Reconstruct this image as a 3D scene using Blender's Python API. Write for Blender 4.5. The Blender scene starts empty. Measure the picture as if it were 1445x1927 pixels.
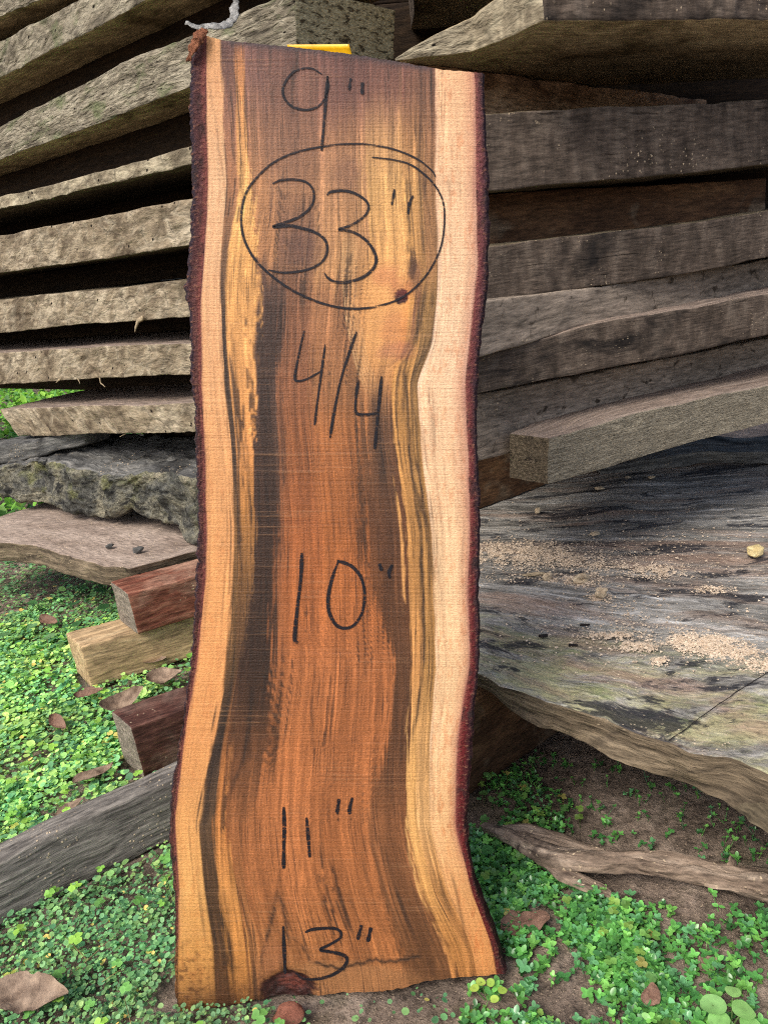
import bpy, bmesh, math, random
import numpy as np
from mathutils import Matrix, Vector

random.seed(7)
rng = np.random.default_rng(7)
SC = bpy.context.scene
COL = SC.collection

# ------------------------------------------------------------------ camera
FPX, CX, CY = 1447.0, 722.5, 963.5            # focal length and centre in photo pixels
PITCH, ROLL, CAMH = math.radians(19), math.radians(6.5), 0.697
_F = np.array([0, math.cos(PITCH), -math.sin(PITCH)])
_U0 = np.array([0, math.sin(PITCH), math.cos(PITCH)])
_X = np.array([1.0, 0, 0])
_R = math.cos(ROLL) * _X - math.sin(ROLL) * _U0
_U = math.sin(ROLL) * _X + math.cos(ROLL) * _U0
CAM = np.array([0, 0, CAMH])
cd = bpy.data.cameras.new('camera')
cam = bpy.data.objects.new('camera', cd)
COL.objects.link(cam)
m = Matrix.Identity(4)
for i in range(3):
    m[i][0], m[i][1], m[i][2], m[i][3] = _R[i], _U[i], -_F[i], CAM[i]
cam.matrix_world = m
cd.sensor_fit = 'VERTICAL'
cd.sensor_height = 24.0
cd.lens = FPX / 1927.0 * 24.0
cd.clip_start, cd.clip_end = 0.02, 500
SC.camera = cam

# ------------------------------------------------------------------ light
SUN_EL, SUN_AZ = math.radians(50), math.radians(220)   # azimuth clockwise from +Y: behind the camera, a little to the left
w = bpy.data.worlds.new('World')
SC.world = w
w.use_nodes = True
wn = w.node_tree
bg = wn.nodes['Background']
sky = wn.nodes.new('ShaderNodeTexSky')
sky.sky_type = 'NISHITA'
sky.sun_disc = False
sky.sun_elevation = SUN_EL
sky.sun_rotation = SUN_AZ
sky.air_density, sky.dust_density, sky.ozone_density = 0.8, 4.0, 0.6
wn.links.new(sky.outputs[0], bg.inputs[0])
bg.inputs[1].default_value = 0.115
sl = bpy.data.lights.new('sun', 'SUN')
sl.energy, sl.angle, sl.color = 1.5, math.radians(24), (1.0, 0.96, 0.9)
so = bpy.data.objects.new('sun', sl)
COL.objects.link(so)
sd = Vector((math.sin(SUN_AZ) * math.cos(SUN_EL), math.cos(SUN_AZ) * math.cos(SUN_EL), math.sin(SUN_EL)))
so.rotation_euler = (-sd).to_track_quat('-Z', 'Y').to_euler()
so.location = sd * 5
vs = SC.view_settings
vs.view_transform, vs.look, vs.gamma, vs.exposure = 'Standard', 'None', 1.0, 0.95
vs.use_curve_mapping = False
SC.cycles.max_bounces = 4
SC.cycles.use_denoising = False
SC.cycles.filter_width = 1.15
SC.cycles.use_adaptive_sampling = True
SC.cycles.adaptive_threshold = 0.02
SC.cycles.diffuse_bounces = 3
SC.cycles.glossy_bounces = 1
SC.cycles.transmission_bounces = 1


# ------------------------------------------------------------------ maths helpers
def ray(x, y):
    return _F + _R * (x - CX) / FPX + _U * (CY - y) / FPX


def G(x, y, z=0.0):
    """the point at height z seen at photo position x, y"""
    d = ray(x, y)
    return CAM + d * (z - CAMH) / d[2]


def onv(x, y, p0, d):
    """the point of the vertical plane through p0 along d seen at photo position x, y"""
    n = np.array([d[1], -d[0], 0.0])
    r = ray(x, y)
    return CAM + r * ((p0 - CAM) @ n) / (r @ n)


def hash3(i, j, k, seed):
    h = (i.astype(np.uint32) * np.uint32(374761393) + j.astype(np.uint32) * np.uint32(668265263)
         + k.astype(np.uint32) * np.uint32(2147483647) + np.uint32((seed * 974711 + 12345) & 0xffffffff))
    h = (h ^ (h >> np.uint32(13))) * np.uint32(1274126177)
    h = h ^ (h >> np.uint32(16))
    h = h * np.uint32(2246822519)
    h = h ^ (h >> np.uint32(15))
    return h.astype(np.float64) / 4294967295.0


def vn3(p, seed=0):
    p = np.asarray(p, float) + 1000.0
    f = np.floor(p)
    t = p - f
    t = t * t * (3 - 2 * t)
    i, j, k = [f[..., a].astype(np.int64) for a in range(3)]
    r = 0
    for a in (0, 1):
        for b in (0, 1):
            for c in (0, 1):
                wgt = (t[..., 0] if a else 1 - t[..., 0]) * (t[..., 1] if b else 1 - t[..., 1]) * (t[..., 2] if c else 1 - t[..., 2])
                r = r + wgt * hash3(i + a, j + b, k + c, seed)
    return r * 2 - 1


def vn2(x, y, seed=0):
    x, y = np.broadcast_arrays(np.asarray(x, float), np.asarray(y, float))
    return vn3(np.stack([x, y, np.zeros_like(x)], -1), seed)


def fb2(x, y, seed=0, octv=3):
    s, a, tot = 0, 1.0, 0
    for o in range(octv):
        s = s + a * vn2(np.asarray(x) * 2 ** o, np.asarray(y) * 2 ** o, seed + o * 17)
        tot += a
        a *= 0.55
    return s / tot


def sm(a, b, x):
    t = np.clip((x - a) / (b - a), 0, 1)
    return t * t * (3 - 2 * t)


def lin(c):
    c = np.asarray(c, float) / 255.0
    return np.where(c <= 0.04045, c / 12.92, ((c + 0.055) / 1.055) ** 2.4)


def L4(r, g, b, k=1.0):
    c = lin((r, g, b)) * k
    return (float(c[0]), float(c[1]), float(c[2]), 1.0)


# ------------------------------------------------------------------ object helpers
def link(o, parent=None):
    COL.objects.link(o)
    if parent is not None:
        o.parent = parent
    return o


def tag(o, label=None, cat=None, group=None, kind=None):
    if label: o['label'] = label
    if cat: o['category'] = cat
    if cat and not kind: kind = 'thing'
    if group: o['group'] = group
    if kind: o['kind'] = kind
    return o


def empty(name, loc=(0, 0, 0)):
    o = bpy.data.objects.new(name, None)
    o.empty_display_size = 0.02
    o.location = [float(c) for c in loc]
    return link(o)


def meshobj(name, V, Fc, mats, parent=None, mi=None, smooth=True, wc=None, colr=None, merge=None, sharp=None, gc=None):
    me = bpy.data.meshes.new(name)
    V = np.asarray(V, float)
    if parent is not None:
        V = V - np.array(parent.location)
    me.from_pydata(V.tolist(), [], [tuple(int(q) for q in f) for f in Fc] if not isinstance(Fc, np.ndarray) else Fc.tolist())
    for mt in mats:
        me.materials.append(mt)
    if mi is not None:
        me.polygons.foreach_set('material_index', np.asarray(mi, np.int32))
    if wc is not None:
        a = me.attributes.new('wc', 'FLOAT_VECTOR', 'POINT')
        a.data.foreach_set('vector', np.asarray(wc, np.float32).ravel())
    if gc is not None:
        a = me.attributes.new('gc', 'FLOAT_VECTOR', 'POINT')
        a.data.foreach_set('vector', np.asarray(gc, np.float32).ravel())
    if colr is not None:
        a = me.attributes.new('col', 'FLOAT_COLOR', 'POINT')
        c4 = np.ones((len(V), 4), np.float32)
        c4[:, :3] = colr
        a.data.foreach_set('color', c4.ravel())
    if merge:
        bm = bmesh.new()
        bm.from_mesh(me)
        bmesh.ops.remove_doubles(bm, verts=bm.verts, dist=merge)
        bmesh.ops.recalc_face_normals(bm, faces=bm.faces)
        bm.to_mesh(me)
        bm.free()
    if smooth:
        me.polygons.foreach_set('use_smooth', np.ones(len(me.polygons), bool))
        if sharp:
            me.set_sharp_from_angle(angle=math.radians(sharp))
    me.update()
    o = bpy.data.objects.new(name, me)
    return link(o, parent)


def pline(pts, n):
    """resample a 3-D polyline evenly"""
    pts = np.asarray(pts, float)
    if len(pts) == 1:
        return np.repeat(pts, n, 0)
    s = np.concatenate([[0], np.cumsum(np.linalg.norm(np.diff(pts, axis=0), axis=1))])
    s /= s[-1]
    t = n if isinstance(n, np.ndarray) else np.linspace(0, 1, n)
    return np.stack([np.interp(t, s, pts[:, a]) for a in range(pts.shape[1])], -1)


def lines(n, Lm, r):
    """grid lines 0..1 with extra lines next to both ends for a rounded edge of radius r"""
    e = min(r / max(Lm, 1e-6), 0.2)
    return np.concatenate([[0, e * .35, e], np.linspace(e, 1 - e, n + 2)[1:-1], [1 - e, 1 - e * .35, 1]])


def board(name, fb, ft, bb, bt, mats, nu=60, nv=8, nw=14, rnd=0.003, noise=((.12, .004), (.035, .0018), (.011, .0007)),
          relief=(), seed=0, face=None, parent=None, sharp=40, umat=None, ridged=0.0):
    """a board: polylines of the front-bottom, front-top, back-bottom and back-top edges, rounded, roughened.
    face: material slot of (front, back, top, bottom, left end, right end)"""
    face = face or (0, 0, 0, 0, 0, 0)
    E = [np.asarray(q, float) for q in (fb, ft, bb, bt)]
    Lu = np.linalg.norm(np.diff(E[0], axis=0), axis=1).sum()
    Lv = np.linalg.norm(E[1][len(E[1]) // 2] - E[0][len(E[0]) // 2])
    Lw = np.linalg.norm(E[2][len(E[2]) // 2] - E[0][len(E[0]) // 2])
    us, vv, ww = lines(nu, Lu, rnd), lines(nv, Lv, rnd), lines(nw, Lw, rnd)
    Vs, Fs, Ms, W = [], [], [], []
    off = 0

    def patch(u, v, wq, shape, mat):
        nonlocal off
        q = np.stack([u.ravel() * Lu, v.ravel() * Lv, wq.ravel() * Lw], -1)
        h = np.array([Lu, Lv, Lw])
        c = np.clip(q, rnd, h - rnd)
        d = q - c
        ln = np.linalg.norm(d, axis=1, keepdims=True)
        q2 = np.where(ln > 1e-9, c + d / np.maximum(ln, 1e-9) * np.minimum(ln, rnd), q)
        t = q2 / h
        P = [pline(e, np.clip(t[:, 0], 0, 1)) for e in E]
        a = P[0] + (P[1] - P[0]) * t[:, 1:2]
        b = P[2] + (P[3] - P[2]) * t[:, 1:2]
        pos = a + (b - a) * t[:, 2:3]
        base = pos.copy()
        for k, (wl, am) in enumerate(noise):
            s = base / wl
            pos = pos + am * np.stack([vn3(s, seed * 31 + k * 7 + j * 101) for j in range(3)], -1)
        if relief:
            wt = 1 - sm(0, .012, q2[:, 2])
            nrm = (a - b)
            nrm = nrm / np.maximum(np.linalg.norm(nrm, axis=1, keepdims=True), 1e-9)
            rl = 0
            for k, (wl, am) in enumerate(relief):
                nn = vn3(base / wl, seed * 13 + 500 + k)
                if ridged:
                    nn = (1 - np.abs(nn) * 2) * ridged + nn * (1 - ridged)
                rl = rl + am * nn
            pos = pos + nrm * (rl * wt)[:, None]
        Vs.append(pos)
        W.append(q2 + np.array([seed * 3.17, seed * 1.73, seed * 2.31]))
        n0, n1 = shape
        idx = np.arange(n0 * n1).reshape(n0, n1) + off
        f = np.stack([idx[:-1, :-1], idx[1:, :-1], idx[1:, 1:], idx[:-1, 1:]], -1).reshape(-1, 4)
        Fs.append(f)
        if umat is not None and mat == 'U':
            uc = (us[:-1] + us[1:]) / 2
            mm = np.repeat(np.array([umat(x) for x in uc]), n1 - 1)
        else:
            mm = np.full(len(f), 0 if mat == 'U' else mat)
        Ms.append(mm)
        off += n0 * n1

    def g(a, b):
        A, B = np.meshgrid(a, b, indexing='ij')
        return A, B, (len(a), len(b))
    A, B, s = g(us, vv); patch(A, B, A * 0, s, 'U' if umat else face[0]); patch(A, B, A * 0 + 1, s, face[1])
    A, B, s = g(us, ww); patch(A, A * 0 + 1, B, s, face[2]); patch(A, A * 0, B, s, face[3])
    A, B, s = g(ww, vv); patch(A * 0, B, A, s, face[4]); patch(A * 0 + 1, B, A, s, face[5])
    return meshobj(name, np.concatenate(Vs), np.concatenate(Fs), mats, parent, np.concatenate(Ms), wc=np.concatenate(W), merge=2e-6, sharp=sharp)


def loft(pts, rw, rh, up=(0, 0, 1), n=12, m=40, noise=((.02, .003),), seed=0, flat=1.0, aniso=1.0):
    """a closed irregular body along a polyline with elliptical sections"""
    P = pline(pts, m)
    t = np.gradient(P, axis=0)
    t /= np.linalg.norm(t, axis=1, keepdims=True)
    up = np.asarray(up, float)
    s = np.cross(t, up); s /= np.linalg.norm(s, axis=1, keepdims=True)
    u = np.cross(s, t)
    rw = np.interp(np.linspace(0, 1, m), np.linspace(0, 1, len(rw)), rw)
    rh = np.interp(np.linspace(0, 1, m), np.linspace(0, 1, len(rh)), rh)
    a = np.linspace(0, 2 * np.pi, n, endpoint=False)
    ca, sa = np.cos(a), np.sin(a)
    V = P[:, None] + s[:, None] * (rw[:, None] * ca)[..., None] + u[:, None] * (rh[:, None] * np.sign(sa) * np.abs(sa) ** flat)[..., None]
    V = V.reshape(-1, 3)
    wc = np.stack([np.repeat(np.linspace(0, 1, m) * np.linalg.norm(np.diff(P, axis=0), axis=1).sum(), n), (rw[:, None] * ca).ravel(), (rh[:, None] * sa).ravel()], -1) + seed
    b = V if aniso == 1.0 else wc / np.array([aniso, 1, 1])
    for k, (wl, am) in enumerate(noise):
        V = V + am * np.stack([vn3(b / wl, seed * 31 + k * 7 + j * 101) for j in range(3)], -1)
    F = []
    for i in range(m - 1):
        for j in range(n):
            k = (j + 1) % n
            F.append((i * n + j, i * n + k, (i + 1) * n + k, (i + 1) * n + j))
    F.append(tuple(range(n - 1, -1, -1)))
    F.append(tuple((m - 1) * n + j for j in range(n)))
    return V, F, wc


# ------------------------------------------------------------------ materials
class NT:
    def __init__(self, name):
        self.m = bpy.data.materials.new(name)
        self.m.use_nodes = True
        self.t = self.m.node_tree
        self.b = self.t.nodes['Principled BSDF']
        self.out = self.t.nodes['Material Output']

    def n(self, ty, **kw):
        nd = self.t.nodes.new('ShaderNode' + ty)
        for k, v in kw.items():
            setattr(nd, k, v)
        return nd

    def l(self, a, b):
        self.t.links.new(a, b)

    def attr(self, name, out='Vector'):
        nd = self.n('Attribute', attribute_name=name)
        return nd.outputs[out]

    def sc(self, vec, s, loc=(0, 0, 0)):
        nd = self.n('Mapping')
        nd.inputs['Scale'].default_value = s
        nd.inputs['Location'].default_value = loc
        self.l(vec, nd.inputs['Vector'])
        return nd.outputs[0]

    def noise(self, vec, scale, detail=3.0, rough=0.55, dist=0.0):
        nd = self.n('TexNoise')
        nd.inputs['Scale'].default_value = scale
        nd.inputs['Detail'].default_value = detail
        nd.inputs['Roughness'].default_value = rough
        nd.inputs['Distortion'].default_value = dist
        self.l(vec, nd.inputs['Vector'])
        return nd.outputs['Fac']

    def voro(self, vec, scale, feature='F1', rand=1.0):
        nd = self.n('TexVoronoi', feature=feature)
        nd.inputs['Scale'].default_value = scale
        nd.inputs['Randomness'].default_value = rand
        self.l(vec, nd.inputs['Vector'])
        return nd.outputs['Distance']

    def ramp(self, fac, stops, interp='LINEAR'):
        nd = self.n('ValToRGB')
        cr = nd.color_ramp
        cr.interpolation = interp
        while len(cr.elements) < len(stops):
            cr.elements.new(0.5)
        for e, (p, c) in zip(cr.elements, stops):
            e.position = p
            e.color = c if hasattr(c, '__len__') else (c, c, c, 1)
        self.l(fac, nd.inputs[0])
        return nd.outputs[0]

    def mix(self, fac, a, b, mode='MIX'):
        nd = self.n('Mix', data_type='RGBA', blend_type=mode)
        if hasattr(fac, 'is_linked'): self.l(fac, nd.inputs[0])
        else: nd.inputs[0].default_value = fac
        for q, i in ((a, 6), (b, 7)):
            if hasattr(q, 'is_linked'): self.l(q, nd.inputs[i])
            else: nd.inputs[i].default_value = q
        return nd.outputs[2]

    def math(self, op, a, b=0.0, c=None):
        nd = self.n('Math', operation=op)
        for q, i in ((a, 0), (b, 1), (c, 2)):
            if q is None: continue
            if hasattr(q, 'is_linked'): self.l(q, nd.inputs[i])
            else: nd.inputs[i].default_value = q
        return nd.outputs[0]

    def warp(self, vec, scale, amt):
        nd = self.n('TexNoise')
        nd.inputs['Scale'].default_value = scale
        nd.inputs['Detail'].default_value = 2
        self.l(vec, nd.inputs['Vector'])
        s = self.n('VectorMath', operation='SUBTRACT')
        self.l(nd.outputs['Color'], s.inputs[0]); s.inputs[1].default_value = (.5, .5, .5)
        k = self.n('VectorMath', operation='SCALE')
        self.l(s.outputs[0], k.inputs[0]); k.inputs['Scale'].default_value = amt
        a = self.n('VectorMath', operation='ADD')
        self.l(vec, a.inputs[0]); self.l(k.outputs[0], a.inputs[1])
        return a.outputs[0]

    def bump(self, hs, dist):
        """hs: list of (height socket, strength)"""
        prev = None
        for h, s in hs:
            nd = self.n('Bump')
            nd.inputs['Strength'].default_value = s
            nd.inputs['Distance'].default_value = dist
            self.l(h, nd.inputs['Height'])
            if prev is not None:
                self.l(prev, nd.inputs['Normal'])
            prev = nd.outputs[0]
        self.l(prev, self.b.inputs['Normal'])

    def done(self, col, rough=0.8, spec=0.3):
        if hasattr(col, 'is_linked'): self.l(col, self.b.inputs['Base Color'])
        else: self.b.inputs['Base Color'].default_value = col
        if hasattr(rough, 'is_linked'): self.l(rough, self.b.inputs['Roughness'])
        else: self.b.inputs['Roughness'].default_value = rough
        self.b.inputs['Specular IOR Level'].default_value = spec
        return self.m


def weathered(name, c1, c2, c3, blotch=None, bl=(.5, .7), speck=0.0, speckc=L4(200, 180, 150), holes=0.0, streak=(4, 90, 90), rough=.85, bump=.5, fine=1.0, cracks=0.0, spec=.2, blsc=9):
    t = NT(name)
    wc = t.attr('wc')
    v = t.warp(wc, 6, .03)
    n1 = t.noise(t.sc(v, streak), 1.0, 4, .6)
    col = t.ramp(n1, [(.28, c1), (.5, c2), (.74, c3)])
    n2 = t.noise(wc, blsc, 3, .65, .6)
    if blotch:
        col = t.mix(t.ramp(n2, [(bl[0], 0.0), (bl[1], 1.0)]), col, blotch)
    nf = t.noise(t.sc(wc, (40, 230, 230)), 1.0, 3, .72)
    col = t.mix(.85 * fine, col, t.ramp(nf, [(.32, .3), (.66, 1.35)]), 'MULTIPLY')
    hs = [(nf, bump * .6), (n1, bump)]
    if cracks:
        nc = t.noise(t.sc(v, (3.0, 130, 130), (3, 1, 7)), 1.0, 2, .5)
        ck = t.ramp(nc, [(.27, 1.0), (.31, 0.0)])
        col = t.mix(t.math('MULTIPLY', ck, cracks), col, (.01, .008, .006, 1))
        hs.append((t.math('SUBTRACT', 1.0, ck), .6))
    if holes:
        vh = t.voro(wc, 26)
        hh = t.ramp(vh, [(.07, 1.0), (.1, 0.0)])
        col = t.mix(t.math('MULTIPLY', hh, holes), col, (.008, .006, .004, 1))
    if speck:
        ns = t.voro(wc, 150)
        gate = t.noise(wc, 14, 3, .6)
        sp = t.math('MULTIPLY', t.ramp(ns, [(.15, 1.0), (.24, 0.0)]), t.ramp(gate, [(.62 - speck * .35, 0.0), (.72 - speck * .2, 1.0)]))
        col = t.mix(sp, col, speckc)
        hs.append((sp, .5))
    t.bump(hs, .004)
    return t.done(col, rough, spec)


def liveedge(name, base, light, dark, green=None, scale=38, speck=.25):
    """bark-stripped edge with mud tubes, flakes and insect holes"""
    t = NT(name)
    wc = t.attr('wc')
    v = t.warp(t.sc(wc, (.65, 1, 1)), 22, .03)
    big = t.noise(wc, 11, 3, .65, .8)
    col = t.ramp(big, [(.3, dark), (.48, base), (.68, light)])
    pat = t.noise(t.sc(wc, (20, 34, 34), (5, 2, 8)), 1.0, 3, .65, .6)
    col = t.mix(t.ramp(pat, [(.5, 0.0), (.62, .75)]), col, t.mix(.5, dark, base))
    e = t.voro(v, scale, 'DISTANCE_TO_EDGE')
    gate = t.noise(wc, 15, 3, .55)
    crk = t.math('MULTIPLY', t.ramp(e, [(.0, 1.0), (.06, 0.0)]), t.ramp(gate, [(.42, 0.0), (.54, 1.0)]))
    col = t.mix(t.math('MULTIPLY', crk, .85), col, (.03, .023, .015, 1))
    rid = t.math('MULTIPLY', t.ramp(e, [(.06, 1.0), (.16, 0.0)]), t.ramp(gate, [(.46, 0.0), (.6, .9)]))
    col = t.mix(t.math('MULTIPLY', rid, .6), col, light)
    nf = t.noise(t.sc(t.warp(wc, 40, .01), (34, 130, 130)), 1.0, 3, .74)
    col = t.mix(.6, col, t.ramp(nf, [(.34, .35), (.64, 1.3)]), 'MULTIPLY')
    nm = t.noise(t.sc(wc, (24, 60, 60)), 1.0, 3, .6)
    col = t.mix(t.ramp(nm, [(.56, 0.0), (.68, .65)]), col, dark)
    if green:
        ng = t.noise(wc, 13, 4, .7, .5)
        col = t.mix(t.ramp(ng, [(.53, 0.0), (.68, .7)]), col, green)
    vh = t.voro(wc, 34)
    hh = t.ramp(vh, [(.085, 1.0), (.11, 0.0)])
    col = t.mix(hh, col, (.008, .006, .004, 1))
    t.bump([(nf, .5), (big, .8), (e, .7), (pat, .8)], .006)
    return t.done(col, .9, .12)


M_EDGE_A = liveedge('pale_live_edge_wood', L4(142, 133, 114, .76), L4(190, 181, 158, .76), L4(76, 70, 60, .7), L4(112, 124, 84, .7))
M_EDGE_B = liveedge('mud_crusted_live_edge_wood', L4(156, 141, 117, .76), L4(200, 186, 160, .76), L4(94, 81, 66, .7), None, 30)
M_EDGE_C = liveedge('tan_live_edge_wood', L4(160, 148, 124, .8), L4(204, 193, 164, .8), L4(102, 92, 76, .75), None, 24)
M_SAWN = weathered('sawn_weathered_wood', L4(88, 78, 60, .6), L4(120, 108, 86, .6), L4(150, 136, 110, .6), speck=.2)
M_SAWNP = weathered('pinkish_sawn_wood', L4(120, 104, 92, .75), L4(150, 133, 120, .75), L4(176, 160, 146, .75), speck=.35)
M_UNDERLIT = weathered('olive_brown_lit_underside', L4(150, 134, 104, 1.0), L4(184, 166, 132, 1.0), L4(208, 192, 156, 1.0), L4(118, 102, 74, .9), (.5, .7), bump=.3)  # lightened so undersides look lit by bounced light
M_GAPSHADE = weathered('gap_shade_wood', L4(50, 38, 28, .5), L4(70, 54, 38, .5), L4(90, 70, 50, .5))  # very dark tone puts the shade of the gaps into the colour
M_ENDG = weathered('grey_end_grain_wood', L4(68, 59, 50, .85), L4(97, 85, 74, .85), L4(128, 115, 101, .85), L4(46, 41, 37, .75), (.52, .66), speck=.22, streak=(46, 10, 46), cracks=.55, bump=.4, blsc=8)
M_ENDM = weathered('mossy_end_grain_wood', L4(132, 124, 98, 1.0), L4(164, 158, 128, 1.0), L4(190, 184, 152, 1.0), L4(78, 70, 52, .9), (.52, .62), streak=(90, 90, 90), bump=.5, blsc=60)
M_SPRED = weathered('reddish_brown_wood', L4(70, 50, 34, .85), L4(100, 72, 50, .85), L4(132, 100, 70, .85), L4(130, 114, 94, .8), (.56, .7), streak=(9, 30, 30), bump=.3)
M_SPREDLIT = weathered('lit_brown_wood', L4(140, 110, 84, 1.1), L4(176, 144, 114, 1.1), L4(204, 176, 146, 1.1), L4(110, 82, 62, 1.0), (.54, .7), streak=(9, 30, 30), bump=.3)  # lighter copy of the reddish brown wood, light put into its colour
M_SPTAN = weathered('tan_spotted_wood', L4(120, 109, 96, .85), L4(146, 133, 118, .85), L4(170, 155, 138, .85), L4(82, 72, 60, .7), (.6, .68), streak=(5, 40, 40), speck=.1, bump=.3, blsc=42)
M_FURRY = weathered('fuzzy_sawn_grey_wood', L4(108, 100, 84, 1.1), L4(142, 134, 116, 1.1), L4(176, 168, 148, 1.1), streak=(150, 260, 260), bump=.9, fine=1.0)
M_REDB = weathered('red_brown_hardwood', L4(92, 50, 38, .9), L4(122, 74, 58, .9), L4(160, 114, 92, .9), L4(164, 128, 108, .85), (.52, .7), streak=(16, 110, 110), speck=.12, bump=.4, rough=.7)
M_REDD = weathered('dark_red_hardwood', L4(58, 36, 31, .9), L4(84, 54, 46, .9), L4(118, 84, 72, .9), L4(130, 108, 96, .85), (.54, .72), streak=(16, 110, 110), speck=.18, bump=.4, rough=.7)
M_BEAMEND = weathered('grey_beam_end_grain', L4(112, 104, 92, .8), L4(140, 130, 116, .8), L4(164, 152, 138, .8), streak=(120, 120, 40), bump=.6)
M_TAN = weathered('tan_sawn_wood', L4(144, 120, 90, 1.0), L4(176, 150, 114, 1.0), L4(204, 180, 142, 1.0), L4(116, 94, 70, .85), (.62, .75), streak=(6, 70, 70), speck=.1, bump=.3)
M_GREYB = weathered('weathered_grey_wood', L4(82, 78, 74, .9), L4(120, 115, 108, .9), L4(156, 150, 140, .9), L4(184, 164, 130, .85), (.66, .76), streak=(6, 130, 130), speck=.45, cracks=.35, bump=.7)
M_GREYD = weathered('dark_grey_weathered_wood', L4(60, 60, 60, .95), L4(96, 96, 93, .95), L4(138, 136, 130, .95), L4(30, 30, 30, .8), (.55, .7), streak=(6, 80, 80), speck=.4, cracks=.3, bump=.7)
M_MTOP = weathered('dusty_brown_wood', L4(132, 116, 104, .9), L4(158, 142, 129, .9), L4(182, 166, 152, .9), speck=.55, streak=(5, 24, 24), bump=.4)
M_BARKY = weathered('fibrous_brown_bark', L4(74, 64, 50, .85), L4(110, 97, 78, .85), L4(146, 131, 108, .85), L4(52, 45, 37, .8), (.55, .7), streak=(11, 70, 70), speck=.2, bump=1.0, blsc=14)


M_BARKG = weathered('greyish_brown_bark', L4(92, 78, 66, .95), L4(134, 117, 101, .95), L4(172, 155, 137, .95), L4(66, 56, 50, .8), (.55, .7), streak=(14, 90, 90), speck=.5, bump=1.0, blsc=20)


def m_rotten():
    t = NT('rotten_lichen_wood')
    wc = t.attr('wc')
    a = t.noise(wc, 13, 5, .65, .7)
    col = t.ramp(a, [(.3, L4(36, 36, 36, .9)), (.45, L4(92, 92, 86, .9)), (.6, L4(134, 130, 112, .9)), (.75, L4(168, 158, 134, .9))])
    g = t.noise(wc, 11, 4, .6)
    col = t.mix(t.ramp(g, [(.53, 0.0), (.66, .7)]), col, L4(120, 122, 74, .8))
    k = t.noise(t.sc(wc, (14, 20, 20), (4, 4, 4)), 1.0, 4, .6)
    col = t.mix(t.ramp(k, [(.56, 0.0), (.64, .9)]), col, L4(26, 27, 30))
    f = t.noise(wc, 130, 6, .8)
    col = t.mix(.95, col, t.ramp(f, [(.35, .12), (.63, 1.5)]), 'MULTIPLY')
    t.bump([(f, .8), (a, 1.0)], .006)
    return t.done(col, .9, .15)


M_ROT = m_rotten()


def m_bigtop():
    """the broad weathered slab: silver-grey streaks, moss, dark patches"""
    t = NT('silver_grey_weathered_slab')
    wc = t.attr('wc')
    v = t.warp(wc, 4, .03)
    v = t.warp(v, 30, .014)
    v = t.warp(v, 90, .006)
    mp = t.n('Mapping'); mp.inputs['Rotation'].default_value = (0, math.radians(24), 0); t.l(v, mp.inputs['Vector']); vr = mp.outputs[0]
    sep = t.n('SeparateXYZ'); t.l(t.warp(wc, 9, .08), sep.inputs[0])
    depth = t.math('SUBTRACT', sep.outputs[2], 61 * 2.31)
    near = t.ramp(depth, [(.13, 1.0), (.24, 0.0)])
    a1 = t.noise(t.sc(v, (9, 20, 46)), 1.0, 5, .76)
    a2 = t.noise(t.sc(vr, (16, 20, 52)), 1.0, 5, .76)
    a = t.mix(near, a1, a2)
    col = t.ramp(a, [(.33, L4(74, 72, 68, .95)), (.46, L4(122, 119, 112, .95)), (.58, L4(158, 155, 148, .95)), (.7, L4(206, 205, 200, .95))])
    mo = t.noise(t.sc(vr, (9, 16, 22)), 1.0, 6, .7, .5)
    col = t.mix(t.math('MULTIPLY', t.ramp(mo, [(.42, 0.0), (.58, .85)]), near), col, L4(172, 168, 124, .95))
    mg = t.noise(t.sc(vr, (14, 16, 30), (7, 1, 3)), 1.0, 6, .7, .5)
    col = t.mix(t.math('MULTIPLY', t.ramp(mg, [(.52, 0.0), (.64, .7)]), near), col, L4(112, 124, 80, .95))
    br = t.noise(t.sc(v, (5, 10, 16), (9, 3, 1)), 1.0, 5, .65, .5)
    col = t.mix(t.ramp(br, [(.5, 0.0), (.64, .65)]), col, L4(146, 120, 102, 1.0))
    dk = t.noise(t.sc(vr, (9, 16, 19), (2, 8, 5)), 1.0, 5, .76, .5)
    col = t.mix(t.ramp(dk, [(.535, 0.0), (.6, .88)]), col, L4(36, 36, 41))
    f = t.noise(t.sc(v, (40, 260, 240)), 1.0, 5, .75)
    col = t.mix(.85, col, t.ramp(f, [(.33, .35), (.65, 1.4)]), 'MULTIPLY')
    vk = t.voro(wc, 170)
    gate = t.noise(wc, 10, 3, .6)
    sp = t.math('MULTIPLY', t.ramp(vk, [(.13, 1.0), (.2, 0.0)]), t.ramp(gate, [(.42, 0.0), (.58, 1.0)]))
    col = t.mix(sp, col, L4(206, 188, 160))
    t.bump([(f, .5), (a, .6), (sp, .4)], .004)
    return t.done(col, .8, .25)


M_BTOP = m_bigtop()


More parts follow.
